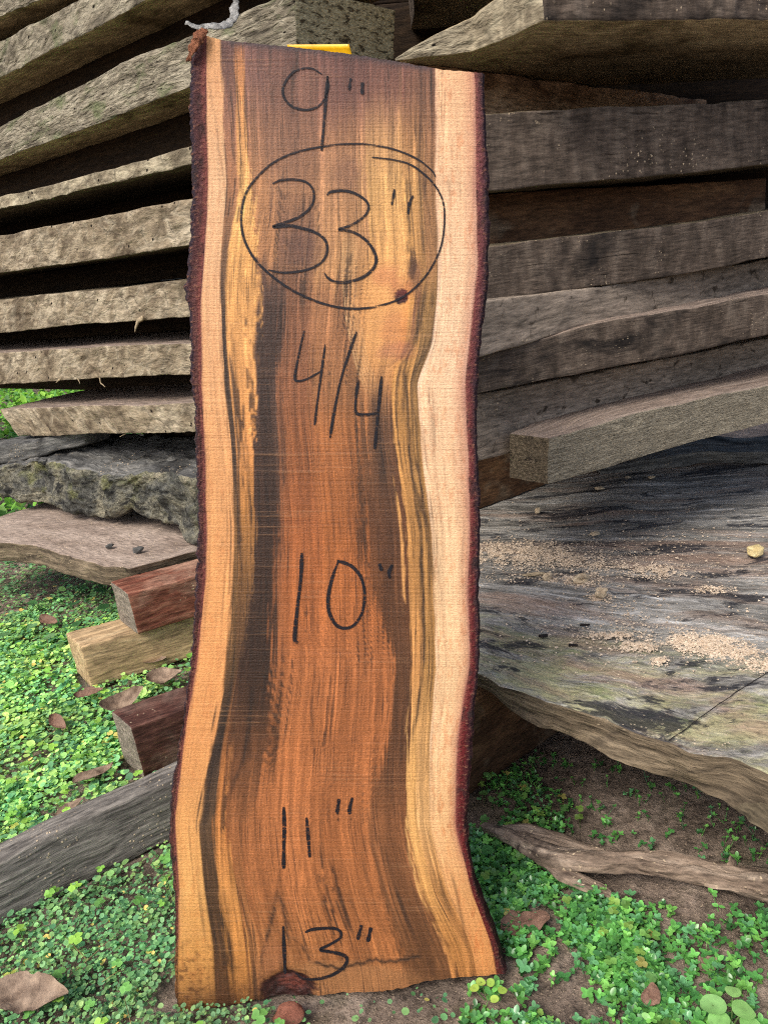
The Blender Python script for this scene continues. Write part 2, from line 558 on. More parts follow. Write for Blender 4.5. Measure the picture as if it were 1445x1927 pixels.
def m_soil():
    t = NT('soil')
    tc = t.n('TexCoord').outputs['Object']
    a = t.noise(tc, 9, 5, .65, .4)
    col = t.ramp(a, [(.3, L4(88, 77, 68, .9)), (.5, L4(130, 115, 102, .9)), (.72, L4(166, 150, 136, .9))])
    b = t.noise(tc, 70, 4, .78)
    col = t.mix(.85, col, t.ramp(b, [(.33, .25), (.66, 1.3)]), 'MULTIPLY')
    ms = t.noise(tc, 7, 4, .6)
    col = t.mix(t.ramp(ms, [(.55, 0.0), (.7, .5)]), col, L4(78, 78, 42, .7))
    vk = t.voro(tc, 260)
    sp = t.ramp(vk, [(.13, 1.0), (.19, 0.0)])
    col = t.mix(t.math('MULTIPLY', sp, .7), col, L4(176, 158, 134))
    t.bump([(b, .8), (a, .9), (t.noise(tc, 300, 3, .7), .5)], .006)
    return t.done(col, .92, .15)


M_SOIL = m_soil()


def m_leaf(name, rough=.45, spec=.45, trans=.3):
    t = NT(name)
    c = t.attr('col', 'Color')
    gc = t.attr('gc')
    n = t.noise(gc, 1.2, 2, .5)
    col = t.mix(.5, c, t.ramp(n, [(.3, .75), (.7, 1.25)]), 'MULTIPLY')
    t.done(col, rough, spec)
    tr = t.n('BsdfTranslucent')
    t.l(t.mix(1.0, col, (1.1, 1.15, .75, 1), 'MULTIPLY'), tr.inputs[0])
    mx = t.n('MixShader')
    mx.inputs[0].default_value = trans
    t.l(t.b.outputs[0], mx.inputs[1]); t.l(tr.outputs[0], mx.inputs[2])
    t.l(mx.outputs[0], t.out.inputs[0])
    return t.m


M_LEAFL = m_leaf('clover_leaf', .55, .3)
M_LEAFR = m_leaf('glossy_weed_leaf', .28, .55, .25)


def simple(name, c1, c2, sc=40, rough=.7, bump=.4, spec=.3, stretch=(1, 1, 1)):
    t = NT(name)
    tc = t.n('TexCoord').outputs['Object']
    a = t.noise(t.sc(tc, stretch), sc, 4, .65)
    f = t.noise(tc, sc * 6, 3, .7)
    col = t.mix(.5, t.ramp(a, [(.32, c1), (.68, c2)]), t.ramp(f, [(.3, .5), (.7, 1.15)]), 'MULTIPLY')
    t.bump([(a, bump), (f, bump)], .003)
    return t.done(col, rough, spec)


M_DRY = simple('dry_leaf', L4(112, 92, 76, .85), L4(168, 146, 124, .85), 60, .75)
M_DRYR = simple('reddish_dry_leaf', L4(104, 76, 62, .85), L4(150, 118, 98, .85), 60, .7)
M_CHIP = simple('pale_wood_chip', L4(176, 154, 124, .85), L4(222, 204, 172, .85), 120, .8)
M_STONE = simple('yellow_stone', L4(196, 174, 118, .85), L4(232, 216, 166, .85), 90, .8)
M_DUST = simple('sawdust', L4(190, 168, 142, .95), L4(226, 208, 184, .95), 200, .95, .2)
M_WHITE = simple('white_lichen_bark', L4(96, 95, 90, .8), L4(205, 204, 198, .8), 130, .85, .8)
M_BRICK = simple('brick_red_chip', L4(120, 74, 58, .85), L4(154, 102, 82, .85), 70, .9)
M_FIBRE = simple('pale_fibre', L4(150, 132, 104, .85), L4(196, 178, 146, .85), 90, .9)
M_FLAKE = simple('orange_bark_flake', L4(124, 76, 52, .85), L4(176, 116, 84, .85), 160, .9, .8)
M_BLACK = simple('charred_black_wood', L4(20, 16, 15), L4(40, 32, 30), 120, .9)
M_YEL = simple('yellow_enamel', L4(238, 178, 8), L4(250, 198, 20), 20, .35, .02, .5)
M_BLK = simple('dark_mark', L4(40, 34, 14), L4(52, 44, 18), 20, .4, .02)


# ================================================================== THE SETTING
def noise_ground(x, y):
    h = .012 * fb2(x * 5, y * 5, 3, 3) + .004 * fb2(x * 30, y * 30, 9, 3)
    return h - .006


def make_ground():
    xs = np.concatenate([-np.geomspace(60, 1.25, 26), np.arange(-1.2, 1.2, .0125), np.geomspace(1.25, 60, 26)])
    ys = np.concatenate([-np.geomspace(60, .3, 20), np.arange(-.2, .35, .05), np.arange(.36, 2.2, .0125), np.geomspace(2.25, 60, 26)])
    A, B = np.meshgrid(xs, ys, indexing='ij')
    Z = noise_ground(A, B)
    idx = np.arange(A.size).reshape(A.shape)
    f = np.stack([idx[:-1, :-1], idx[1:, :-1], idx[1:, 1:], idx[:-1, 1:]], -1).reshape(-1, 4)
    o = meshobj('ground', np.stack([A.ravel(), B.ravel(), Z.ravel()], -1), f, [M_SOIL])
    tag(o, 'brown trampled soil under the weeds', None, None, 'structure')


make_ground()

# ------------------------------------------------------------------ planes of the two stacks
dL = ray(-1019, 668); dL[2] = 0; dL /= np.linalg.norm(dL)
dR = ray(4300, 60); dR[2] = 0; dR /= np.linalg.norm(dR)
_r = ray(290, 700); PL0 = CAM + _r * (1.45 / _r[1])
_r = ray(920, 450); PR0 = CAM + _r * (1.03 / _r[1])
nL = np.array([-dL[1], dL[0], 0.0])
if nL[1] < 0: nL = -nL
nR = np.array([0.12, 0.99, 0.0])
if dL[0] > 0: dL = -dL


def pl(x, y, off=0.0):
    return onv(x, y, PL0 + nL * off, dL)


def pr(x, y, off=0.0):
    return onv(x, y, PR0 + np.array([0, 1.0, 0]) * off, dR)


GL = 'weathered slabs of the stack on the left'


def left_slab(top, bot, label, mats, seed, off=0.0, depth=.34, xr=556, face=(1, 0, 0, 0, 2, 2), relief=((.03, .003), (.012, .0015)), nu=190, long_=True, und=None):
    """top / bot: photo points of the edge face from left to right; the slab runs on to the corner at xr"""
    def edge(pts):
        (x0, y0), (x1, y1) = pts[0], pts[-1]
        s = (y1 - y0) / (x1 - x0)
        q = list(pts) + [(xr, y1 + s * (xr - x1))]
        if long_:
            s0 = (pts[1][1] - y0) / (pts[1][0] - x0)
            q = [(x0 - 330, y0 - s0 * 330)] + q
        return [pl(x, y, off) for x, y in q]
    ft, fbm = edge(top), edge(bot)
    D = nL * depth
    o = board('wood_slab', fbm, ft, [p + D for p in fbm], [p + D for p in ft], mats, nu=nu, nv=14, nw=14, rnd=.002,
              noise=((.2, .0025), (.04, .0012), (.012, .001)), relief=relief, seed=seed, face=face, ridged=.5)
    return tag(o, label, 'slab', GL), (fbm, ft)


MLU = [M_SAWN, M_EDGE_A, M_ENDM, M_UNDERLIT]
MLA, MLB, MLC = [M_SAWN, M_EDGE_A, M_ENDM], [M_SAWN, M_EDGE_B, M_ENDM], [M_SAWN, M_EDGE_C, M_ENDM]
left_slab([(-120, 10), (60, -72), (150, -112)], [(-120, 83), (0, 33), (80, -1)], 'grey slab edge in the top left corner of the photo, highest of the left stack', MLU, 1, face=(1, 0, 0, 3, 2, 2))
left_slab([(-120, 140), (0, 82), (152, -2), (280, -72)], [(-120, 205), (0, 147), (140, 74), (277, -1)], 'pale mossy slab edge running out of the top border, second highest on the left', MLU, 2, face=(1, 0, 0, 3, 2, 2))
left_slab([(-120, 288), (0, 238), (100, 188), (190, 146), (240, 118), (300, 94), (354, 70)], [(-120, 345), (0, 300), (110, 262), (210, 225), (353, 169)],
          'mossy greenish slab edge whose corner shows behind the top of the marked slab', MLU, 3, depth=.2, xr=556, face=(1, 0, 0, 3, 2, 2))
left_slab([(-120, 405), (0, 371), (180, 326), (357, 277)], [(-120, 425), (0, 395), (180, 352), (357, 312)], 'thin tan slab edge, thinnest of the left stack', MLC, 4)
_, L3E = left_slab([(-120, 470), (0, 446), (180, 410), (357, 374)], [(-120, 534), (0, 515), (180, 490), (352, 463)], 'thick slab edge covered in mud flakes, directly below the thin tan slab', MLB, 5)
B4, L4E = left_slab([(-120, 578), (0, 564), (180, 546), (355, 526)], [(-120, 637), (0, 626), (180, 610), (355, 597)], 'tan slab edge with insect holes and one hanging splinter', MLB, 6)
B5, L5E = left_slab([(-120, 668), (0, 663), (180, 652), (355, 645)], [(-120, 728), (0, 723), (180, 712), (355, 705)], 'slab edge with a smooth grey left end, second from the bottom of the left stack', [M_SAWNP, M_EDGE_B, M_ENDM], 7)
B6, L6E = left_slab([(0, 771), (120, 766), (357, 757)], [(36, 822), (180, 818), (360, 810)], 'lowest slab of the left stack, its cut end at the left border', [M_SAWNP, M_EDGE_B, M_SAWNP], 8, off=-.012, long_=False)


# added sticks deep in the left gaps, blocking light from behind
def left_gap_block(lower, upper, label, seed, t0=0.02, t1=.98, dep=.22):
    def ed(e, t):
        return pline(e, np.array([t]))[0]
    fb = [ed(lower, t0) + nL * dep, ed(lower, t1) + nL * dep]
    ft = [ed(upper, t0) + nL * dep, ed(upper, t1) + nL * dep]
    up = np.array([0, 0, .001])
    o = board('added_stick', [p + up for p in fb], [p - up for p in ft], [p + up + nL * .09 for p in fb], [p - up + nL * .09 for p in ft], [M_GAPSHADE], nu=20, nv=3, nw=4,
              noise=((.1, .001),), seed=seed)
    tag(o, label, 'spacer', 'added sticks blocking light between the left slabs')


def shelf(pts):
    return [pl(x, y) for x, y in pts]


def ext(pts, xr=556):
    (x0, y0), (x1, y1) = pts[0], pts[-1]
    s = (y1 - y0) / (x1 - x0)
    lf = [] if x0 == 0 else [(x0 - 330, y0 - s * 330)]
    return shelf(lf + list(pts) + [(xr, y1 + s * (xr - x1))])


tops = [[(-120, 140), (280, -72)], [(-120, 288), (354, 70)], [(-120, 405), (357, 277)], [(-120, 470), (357, 374)], [(-120, 578), (355, 526)], [(-120, 668), (355, 645)], [(0, 771), (357, 757)]]
bots = [[(-120, 83), (80, -1)], [(-120, 205), (277, -1)], [(-120, 345), (353, 169)], [(-120, 425), (357, 312)], [(-120, 534), (352, 463)], [(-120, 637), (355, 597)], [(-120, 728), (355, 705)]]
names = ['under the topmost left slab', 'under the second left slab', 'above the thin tan slab', 'under the thin tan slab', 'above the holed tan slab', 'below the holed tan slab', 'on the lowest left slab']
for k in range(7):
    left_gap_block(ext(tops[k]), ext(bots[k]), 'added dark stick blocking light in the gap ' + names[k], 20 + k, .05 if k == 6 else .02, .97, .1 if k in (1, 2) else .22)

# ------------------------------------------------------------------ right stack
GR = 'weathered slabs of the stack on the right'


def right_slab(top, bot, label, mats, seed, off=0.0, depth=.34, xl=884, xr=1650, face=(0, 1, 1, 1, 0, 0), offr=None, nu=90, nv=14, bleft=None, name='wood_slab', cat='slab', group=GR, noise=((.16, .003), (.04, .0014), (.013, .0006)), relief=((.02, .0008),)):
    def edge(pts):
        (x0, y0), (x1, y1) = pts[0], pts[-1]
        sl0 = (pts[1][1] - y0) / (pts[1][0] - x0)
        q = list(pts)
        if xl < x0: q = [(xl, y0 - sl0 * (x0 - xl))] + q
        s = (y1 - pts[-2][1]) / (x1 - pts[-2][0])
        q = q + [(xr, y1 + s * (xr - x1))]
        res = []
        for x, y in q:
            o = off if offr is None else off + (offr - off) * (x - 905) / (1445 - 905)
            res.append(pr(x, y, o))
        return res
    ft, fb = edge(top), edge(bot)
    D = nR * depth
    bb, bt = [p + D for p in fb], [p + D for p in ft]
    if bleft:
        q = G(*bleft, ft[0][2])
        bt[0] = q.copy(); bb[0] = q + (fb[0] - ft[0])
    o = board(name, fb, ft, bb, bt, mats, nu=nu, nv=nv, nw=14, rnd=.0025, noise=noise, relief=relief, seed=seed, face=face)
    return tag(o, label, cat, group)


MR = [M_ENDG, M_SAWN]
MRP = [M_ENDG, M_SAWNP]
zR1 = pr(1021, 39, -.09)[2]
TH1 = .052
_p = [G(743, 115, zR1), G(800, 109, zR1), G(850, 104, zR1), G(888, 100, zR1), G(960, 70, zR1), G(1021, 39, zR1), G(1230, 39, zR1), G(1445, 40, zR1), G(1700, 41, zR1)]
_tf = [.05, .34, .6, .72, .92, 1, 1, 1, 1]
_up = np.array([0, 0, TH1])
_bk = [q + np.array([a, b, 0]) for q, (a, b) in zip(_p, [(.02, .03), (.03, .08), (.04, .14), (.06, .18), (.05, .3), (.06, .4), (.05, .42), (.04, .4), (.04, .4)])]
_len = np.cumsum([0] + [np.linalg.norm(_p[i + 1] - _p[i]) for i in range(8)])
uc = _len[5] / _len[8]
o = board('wood_slab', _p, [q + _up * k for q, k in zip(_p, _tf)], _bk, [q + _up * k for q, k in zip(_bk, _tf)], [M_EDGE_C, M_ENDG, M_UNDERLIT], nu=150, nv=12, nw=16, rnd=.003, noise=((.12, .002), (.03, .0012), (.012, .0008)),
          relief=((.03, .003), (.012, .0018)), seed=41, face=(0, 2, 2, 2, 0, 1), umat=lambda u: 0 if u < uc else 1, ridged=.5)
tag(o, 'topmost right slab with bare tan left edge and shaded underside', 'slab', GR)
right_slab([(914, 216), (1180, 201), (1445, 185)], [(914, 362), (1180, 337), (1445, 308)], 'thickest dark grey slab end on the right, below the deep shadowed gap', MR, 42)
right_slab([(922, 463), (1180, 432), (1445, 397)], [(918, 569), (1097, 543), (1260, 518), (1445, 485)], 'grey slab end at mid height of the right stack, above the pale spotted spacer', MR, 43)
right_slab([(905, 672), (1117, 611), (1290, 580), (1445, 553)], [(903, 741), (1160, 690), (1445, 631)], 'mottled grey slab end below the pale spotted spacer on the right', MRP, 44, off=-.012, offr=-.03)
right_slab([(1031, 826), (1200, 779), (1445, 724)], [(1064, 901), (1240, 853), (1445, 796)], 'lowest right slab with fuzzy sawn face and slanting cut left end', [M_FURRY, M_SAWNP, M_BARKY], 45, off=-.06, xl=1031, depth=.2, bleft=(958, 819),
           face=(0, 1, 1, 1, 2, 0))  # left end uses darker bark brown: its shading is put into the colour

GS = 'spacer boards between the right slabs'
right_slab([(905, 364), (1180, 350), (1440, 333)], [(905, 468), (1180, 434), (1440, 399)], 'dark reddish spacer board with a pale right end, above the middle right slab', [M_SPRED, M_SPTAN], 51, off=.085, offr=.07, depth=.1, xr=1441,
           face=(0, 0, 0, 0, 0, 1), name='spacer_board', cat='spacer', group=GS)
right_slab([(905, 570), (1097, 545), (1445, 486)], [(901, 675), (990, 647), (1097, 615), (1445, 556)], 'pale spotted spacer board jutting out on its left, right stack', [M_SPTAN], 52, off=-.03, offr=.05, depth=.1, face=(0,) * 6, name='spacer_board', cat='spacer', group=GS)
right_slab([(901, 742), (1160, 692), (1445, 634)], [(901, 868), (1000, 842), (1160, 790), (1445, 712)], 'pale dusty spacer board above the lowest right slab', [M_SPTAN], 53, off=.02, offr=.06, depth=.1, face=(0,) * 6, name='spacer_board', cat='spacer', group=GS)
right_slab([(905, 364), (1180, 339), (1445, 310)], [(905, 466), (1180, 434), (1445, 399)], 'added dark board blocking light behind the reddish spacer board', [M_GAPSHADE], 55, off=.24, depth=.08, face=(0,) * 6, name='spacer_board', cat='spacer', group=GS)  # unseen board added to close the gap against light from behind
# brown board standing under the topmost right slab, running back into the dark
_z2 = pr(914, 216)[2]
a0, a1 = G(770, 116, zR1), G(1330, 186, zR1)
dn = np.array([0, 0, zR1 - _z2 - .002])
a0[2] -= .001; a1[2] -= .001
bk = np.array([-.03, .07, 0])
o = board('spacer_board', [a0 - dn, a1 - dn * .96], [a0, a1], [a0 - dn + bk, a1 - dn * .96 + bk], [a0 + bk, a1 + bk], [M_SPREDLIT], nu=60, nv=12, nw=6, seed=54)
tag(o, 'brown spacer board running back into shade under the topmost right slab', 'spacer', GS)

# dark row of slabs added behind, blocking light between the two stacks
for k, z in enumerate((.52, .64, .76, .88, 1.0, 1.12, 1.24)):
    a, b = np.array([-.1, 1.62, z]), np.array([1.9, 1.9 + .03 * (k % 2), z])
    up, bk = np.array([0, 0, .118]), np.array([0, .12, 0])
    o = board('wood_slab', [a, b], [a + up, b + up], [a + bk, b + bk], [a + up + bk, b + up + bk], [M_GAPSHADE], nu=30, nv=4, nw=4, seed=110 + k)
    tag(o, 'added dark slab blocking light behind both stacks, ' + ('lowest', 'second from below', 'third from below', 'fourth from below', 'fifth from below', 'second from above', 'topmost')[k] + ' of its row', 'slab', 'added row of slabs blocking light behind the stacks')
# unseen slab added above the view to shade the right stack
for k, (a, b, bk) in enumerate([(pr(830, 39) + np.array([0, .02, TH1 + .09]), pr(1700, 39) + np.array([0, .0, TH1 + .09]), np.array([.03, .75, 0]))]):
    up = np.array([0, 0, .06]); b[2] = a[2]
    o = board('wood_slab', [a, b], [a + up, b + up], [a + bk, b + bk], [a + up + bk, b + up + bk], [M_ENDG, M_UNDERLIT], nu=60, nv=6, nw=10, seed=120 + k, face=(0, 1, 1, 1, 0, 0))
    tag(o, 'added unseen slab shading the right stack from above', 'slab', GR)

# ------------------------------------------------------------------ the low slabs
ZB = .2
fe = [(700, 1205), (800, 1232), (906, 1271), (973, 1301), (1047, 1330), (1113, 1351), (1179, 1376), (1241, 1396), (1303, 1417), (1375, 1434), (1445, 1452), (1700, 1530), (2300, 1700)]
fbm = [(700, 1235), (800, 1262), (912, 1303), (960, 1338), (1010, 1369), (1076, 1394), (1120, 1416), (1179, 1439), (1261, 1468), (1310, 1488), (1356, 1509), (1445, 1563), (1700, 1660), (2300, 1850)]
ftB = [G(x, y, ZB) for x, y in fe]
fbB = []
for (x, y), p in zip(fbm, ftB):
    r = ray(x, y)
    q = CAM + r * ((p[1] + .012) / r[1])
    fbB.append(q)
bkB = [np.array([p[0] * 1.0 + .12 + 1.1 * (i / 12), 1.62 - .2 * (i / 12), ZB]) for i, p in enumerate(ftB)]
o = board('wood_slab', fbB, ftB, [b - np.array([0, 0, .06]) for b in bkB], bkB, [M_BARKY, M_BTOP, M_SAWN], nu=170, nv=18, nw=60, rnd=.002, noise=((.1, .0035), (.03, .0016), (.01, .0008)),
          relief=((.05, .006), (.02, .003), (.008, .0012)), seed=61, face=(0, 0, 1, 2, 0, 0))
tag(o, 'broad silver grey weathered slab lying flat, strewn with sawdust', 'slab')
BIGSLAB = o
_pc = [G(x, y, ZB + .0016) for x, y in ((1258, 1392), (1300, 1362), (1352, 1325), (1400, 1292), (1450, 1258))]
V, F, wcc = loft(_pc, [.0002, .0004, .0006, .0004, .0002], [.0005] * 5, n=6, m=40, noise=((.02, .001), (.005, .0006)), seed=31)
meshobj('crack', V, F, [M_BLACK], BIGSLAB, wc=wcc)
for _x, _y, _r in ((1022, 1196, .006), (1077, 1214, .005), (1100, 1176, .005)):
    V, F, wcc = loft([G(_x - 8, _y, ZB + .0008), G(_x, _y, ZB + .0012), G(_x + 8, _y, ZB + .0008)], [_r * .5, _r * .6, _r * .4], [.0012, .0016, .0012], n=10, m=10, noise=((.006, .0012),), seed=int(_x))
    meshobj('knot', V, F, [M_BLACK], BIGSLAB, wc=wcc)
# small dark slab lying on it at the back right
p0, p1 = G(1130, 893, ZB + .001), G(1560, 880, ZB + .001)
bk = np.array([.0, .16, 0]); up = np.array([0, 0, .028])
o = board('wood_slab', [p0, G(1330, 872, ZB + .001), p1], [p0 + up * .6, G(1330, 872, ZB + .001) + up, p1 + up], [p0 + bk, p0 * .5 + p1 * .5 + bk, p1 + bk], [p0 + bk + up, p0 * .5 + p1 * .5 + bk + up, p1 + bk + up],
          [M_GREYD], nu=80, nv=6, nw=20, noise=((.08, .006), (.02, .002)), seed=62)
tag(o, 'dark rotting slab in the shade at the back of the broad grey slab', 'slab')

# bolster between the broad slab and the right stack
def beam(name, px0, px1, z, h, wd, mats, label, cat, group=None, seed=0, extend=0.0, extend0=0.0, face=(0, 0, 0, 0, 1, 1), noise=((.1, .0018), (.02, .0008), (.006, .0006)), rnd=.003, tilt=0.0, nu=70, skew=0.0, lean=0.0, h1=None, topz=False):
    """a squared beam: px0-px1 is its lower front edge at height z"""
    if topz:
        a, b = G(*px0, z + h), G(*px1, z + h)
        a[2] = b[2] = z
    else:
        a, b = G(*px0, z), G(*px1, z)
    d = (b - a) / np.linalg.norm(b - a)
    b = b + d * extend
    a = a - d * extend0
    back = np.array([-d[1], d[0], 0.0])
    if back[1] < 0: back = -back
    back = back * wd + d * skew
    up = np.array([0, 0, h]); up1 = np.array([0, 0, h1 or h])
    ln = back * lean
    o = board(name, [a, b], [a + up + ln, b + up1 + ln], [a + back, b + back], [a + up + back + ln, b + up1 + back + ln], mats, nu=nu, nv=10, nw=10, rnd=rnd, noise=noise, seed=seed, face=face)
    return tag(o, label, cat, group)


zt = pr(1062, 901, -.06)[2]
beam('wood_beam', (880, 966), (1075, 895), ZB + .002, .125, .1, [M_SPRED, M_SPRED], 'reddish brown bolster on the broad grey slab, under the lowest right slab', 'beam', seed=63, extend=.3, extend0=.03)
beam('wood_beam', (858, 1515), (1040, 1384), -.004, .133, .1, [M_SPRED, M_SPRED], 'dark brown bolster on the soil under the broad grey slab', 'beam', seed=64, extend=.35, extend0=.04)

# left: lower dusty slab, rotten slab on it, dark plank
ZM = .18
fe = [(-120, 1012), (0, 1021), (55, 1026), (111, 1040), (166, 1057), (221, 1068), (248, 1070), (300, 1056), (368, 1036), (520, 1000)]
fbm = [(-120, 1045), (0, 1054), (45, 1058), (83, 1066), (138, 1086), (194, 1102), (240, 1108), (300, 1095), (368, 1074), (520, 1035)]
ftM = [G(x, y, ZM) for x, y in fe]
fbM = []
for (x, y), p in zip(fbm, ftM):
    r = ray(x, y)
    fbM.append(CAM + r * ((p[1] + .01) / r[1]))
bkM = [p + nL * .85 for p in ftM]
o = board('wood_slab', fbM, ftM, [p - np.array([0, 0, .045]) for p in bkM], bkM, [M_BARKY, M_MTOP, M_SAWN], nu=120, nv=10, nw=40, rnd=.002, noise=((.12, .004), (.03, .0015), (.01, .0008)), relief=((.03, .004), (.01, .0015)),
          seed=65, face=(0, 0, 1, 2, 0, 0))
tag(o, 'dusty brown slab with fibrous bark edge under the rotten slab', 'slab')
# the rotten slab, its lower edge broken away
topN = [(-120, 893), (0, 884), (58, 869), (110, 874), (155, 882), (194, 891), (277, 888), (368, 891), (520, 895)]
botN = [(-120, 932), (0, 939), (55, 946), (111, 960), (161, 977), (194, 974), (240, 962), (250, 974), (291, 985), (335, 997), (345, 1024), (420, 1040), (520, 1060)]
fN = [G(x, y, ZM + .012) for x, y in [(-120, 930), (0, 939), (161, 977), (345, 1010), (520, 1040)]]


def onN(x, y):
    d = fN[3] - fN[1]; d[2] = 0; d = d / np.linalg.norm(d)
    return onv(x, y, fN[2], d)


fbN, ftN = [onN(x, y) for x, y in botN], [onN(x, y) for x, y in topN]
for q in fbN: q[2] = max(q[2], ZM + .004)
o = board('rotten_slab', fbN, ftN, [p + nL * .2 + np.array([0, 0, .0]) for p in fbN], [p + nL * .2 + np.array([0, 0, .03]) for p in ftN], [M_ROT, M_GREYD], nu=150, nv=26, nw=30, rnd=.012, noise=((.1, .008), (.035, .006), (.014, .0035), (.006, .0015)),
          relief=((.07, .014), (.022, .006), (.008, .004), (.004, .002)), seed=66, face=(0, 0, 1, 0, 0, 0), sharp=60)
tag(o, 'rotten grey slab with lichen and a broken black hollow, below the left stack', 'slab')
# stick added on the rotten slab to stop light under the lowest left slab
_zb = [pl(x, y) + nL * .2 for x, y in ((120, 821), (556, 800))]
_lo = [np.array([p[0], p[1], ZM + .04]) for p in _zb]
_bk = nL * .08
o = board('added_stick', _lo, [p - np.array([0, 0, .002]) for p in _zb], [p + _bk for p in _lo], [p + _bk - np.array([0, 0, .002]) for p in _zb], [M_GAPSHADE], nu=20, nv=4, nw=4, seed=68)
tag(o, 'added dark stick blocking light between the rotten slab and the lowest left slab', 'spacer', 'added sticks blocking light between the left slabs')
# dark plank wedged under the lowest left slab
pA, pB = onN(-100, 893) , onN(118, 852)
qA, qB = onN(-100, 846), onN(118, 822)
sh = nL * .05
o = board('wood_plank', [pA - sh * .6, pB + sh], [qA - sh * .6, qB + sh], [pA + sh, pB + sh * 2.4], [qA + sh, qB + sh * 2.4], [M_GREYD], nu=60, nv=8, nw=8, seed=67, rnd=.006, noise=((.08, .004), (.02, .0015)))
tag(o, 'dark grey plank end wedged under the lowest left slab at the left border', 'plank')

# squared beams on the ground, left
beam('wood_beam', (154, 1218), (362, 1158), 0.0, .085, .08, [M_TAN, M_TAN], 'pale tan squared beam among the clover, under the red brown beam', 'beam', seed=71, extend=.4, skew=-.02, topz=True)
beam('wood_beam', (259, 1195), (368, 1163), .087, .082, .084, [M_REDB, M_BEAMEND], 'red brown squared beam lying on the pale tan beam', 'beam', seed=72, extend=.35, skew=-.02)
beam('wood_beam', (272, 1467), (365, 1430), 0.0, .088, .066, [M_REDD, M_BEAMEND], 'dark red squared beam butting up behind the long grey beam', 'beam', seed=73, extend=.3, skew=-.016)
beam('wood_beam', (0, 1747), (313, 1590), 0.0, .082, .035, [M_GREYB, M_GREYB], 'long weathered grey beam lying across the clover at lower left', 'beam', seed=74, extend=.35, extend0=.25, noise=((.1, .003), (.02, .0009)), rnd=.006, lean=.3)

# ------------------------------------------------------------------ the spacer stick that props the marked slab
zst = pline(L3E[1], np.array([.98]))[0]
c0 = zst + nL * .14 + np.array([0, 0, .003])
HS_A, HS_B = CAM + ray(722.5, 100) * .61, CAM + ray(722.5, 1870) * .766
nS = np.cross(_R, HS_B - HS_A); nS /= np.linalg.norm(nS)
if nS[1] < 0: nS = -nS                                # points away from the camera
THK = .0254


def S(x, y, off=0.0):
    """point of the marked slab's sawn face at photo position x, y; off > 0 lies proud of it"""
    r = ray(x, y)
    return CAM + r * (((HS_A - CAM) @ nS) / (r @ nS)) - nS * off


tgt = S(640, 190, -THK - .002)
tgt[2] = c0[2] - .004
ax = tgt - c0; ax[2] = 0; La = np.linalg.norm(ax); ax /= La
sd_ = np.array([-ax[1], ax[0], 0]) * .022
hh = np.array([0, 0, .036])
pts = [c0, c0 + ax * La]
o = board('added_stick', [p - sd_ for p in pts], [p - sd_ + hh for p in pts], [p + sd_ for p in pts], [p + sd_ + hh for p in pts], [M_SAWN], nu=30, nv=4, nw=4, seed=75)
tag(o, 'spacer stick jutting from the left stack, propping the marked slab from behind', 'spacer')
STICKTOP = c0[2] + .036
STICKEND = c0 + ax * La

# ================================================================== THE MARKED SLAB
KY = np.array([60, 150, 250, 350, 500, 560, 650, 720, 850, 1000, 1100, 1250, 1400, 1550, 1680, 1780, 1910], float)
EDL = [(378, 60), (357, 112), (354, 200), (357, 250), (360, 350), (356, 440), (351, 540), (356, 600), (357, 700), (362, 760), (368, 850), (371, 950), (370, 1000), (368, 1100), (360, 1230), (345, 1330), (332, 1420), (322, 1500), (319, 1600), (327, 1700), (330, 1780), (331, 1910)]
EDR = [(912, 130), (915, 240), (920, 300), (921, 450), (918, 560), (905, 650), (901, 720), (898, 830), (905, 950), (902, 1100), (903, 1250), (893, 1350), (887, 1450), (879, 1550), (890, 1650), (915, 1720), (935, 1770), (957, 1840)]
TR = {
    1: [390, 388, 390, 393, 383, 378, 380, 380, 386, 389, 387, 371, 345, 329, 337, 336, 335],
    2: [413, 417, 422, 428, 415, 415, 419, 423, 436, 442, 439, 430, 401, 372, 384, 400, 405],
    3: [440, 443, 446, 452, 424, 424, 427, 434, 446, 450, 448, 446, 420, 399, 411, 428, 436],
    4: [456, 459, 466, 475, 490, 494, 486, 490, 479, 479, 474, 450, 428, 424, 449, 467, 480],
    5: [500, 500, 505, 510, 520, 538, 533, 517, 529, 527, 521, 517, 530, 464, 462, 490, 505],
    6: [620, 620, 620, 610, 590, 590, 585, 590, 600, 600, 605, 630, 620, 570, 580, 620, 640],
    7: [690, 690, 690, 691, 700, 660, 672, 690, 679, 679, 691, 745, 725, 684, 715, 740, 750],
    8: [762, 762, 762, 762, 778, 766, 758, 735, 741, 766, 768, 774, 769, 769, 798, 850, 880],
    9: [790, 790, 790, 790, 800, 790, 785, 768, 772, 793, 793, 793, 785, 785, 815, 868, 895],
    10: [820, 820, 820, 818, 825, 824, 813, 785, 793, 812, 814, 821, 809, 808, 840, 888, 910],
    11: [886, 893, 895, 895, 898, 890, 882, 874, 880, 884, 880, 884, 860, 856, 888, 925, 945],
}
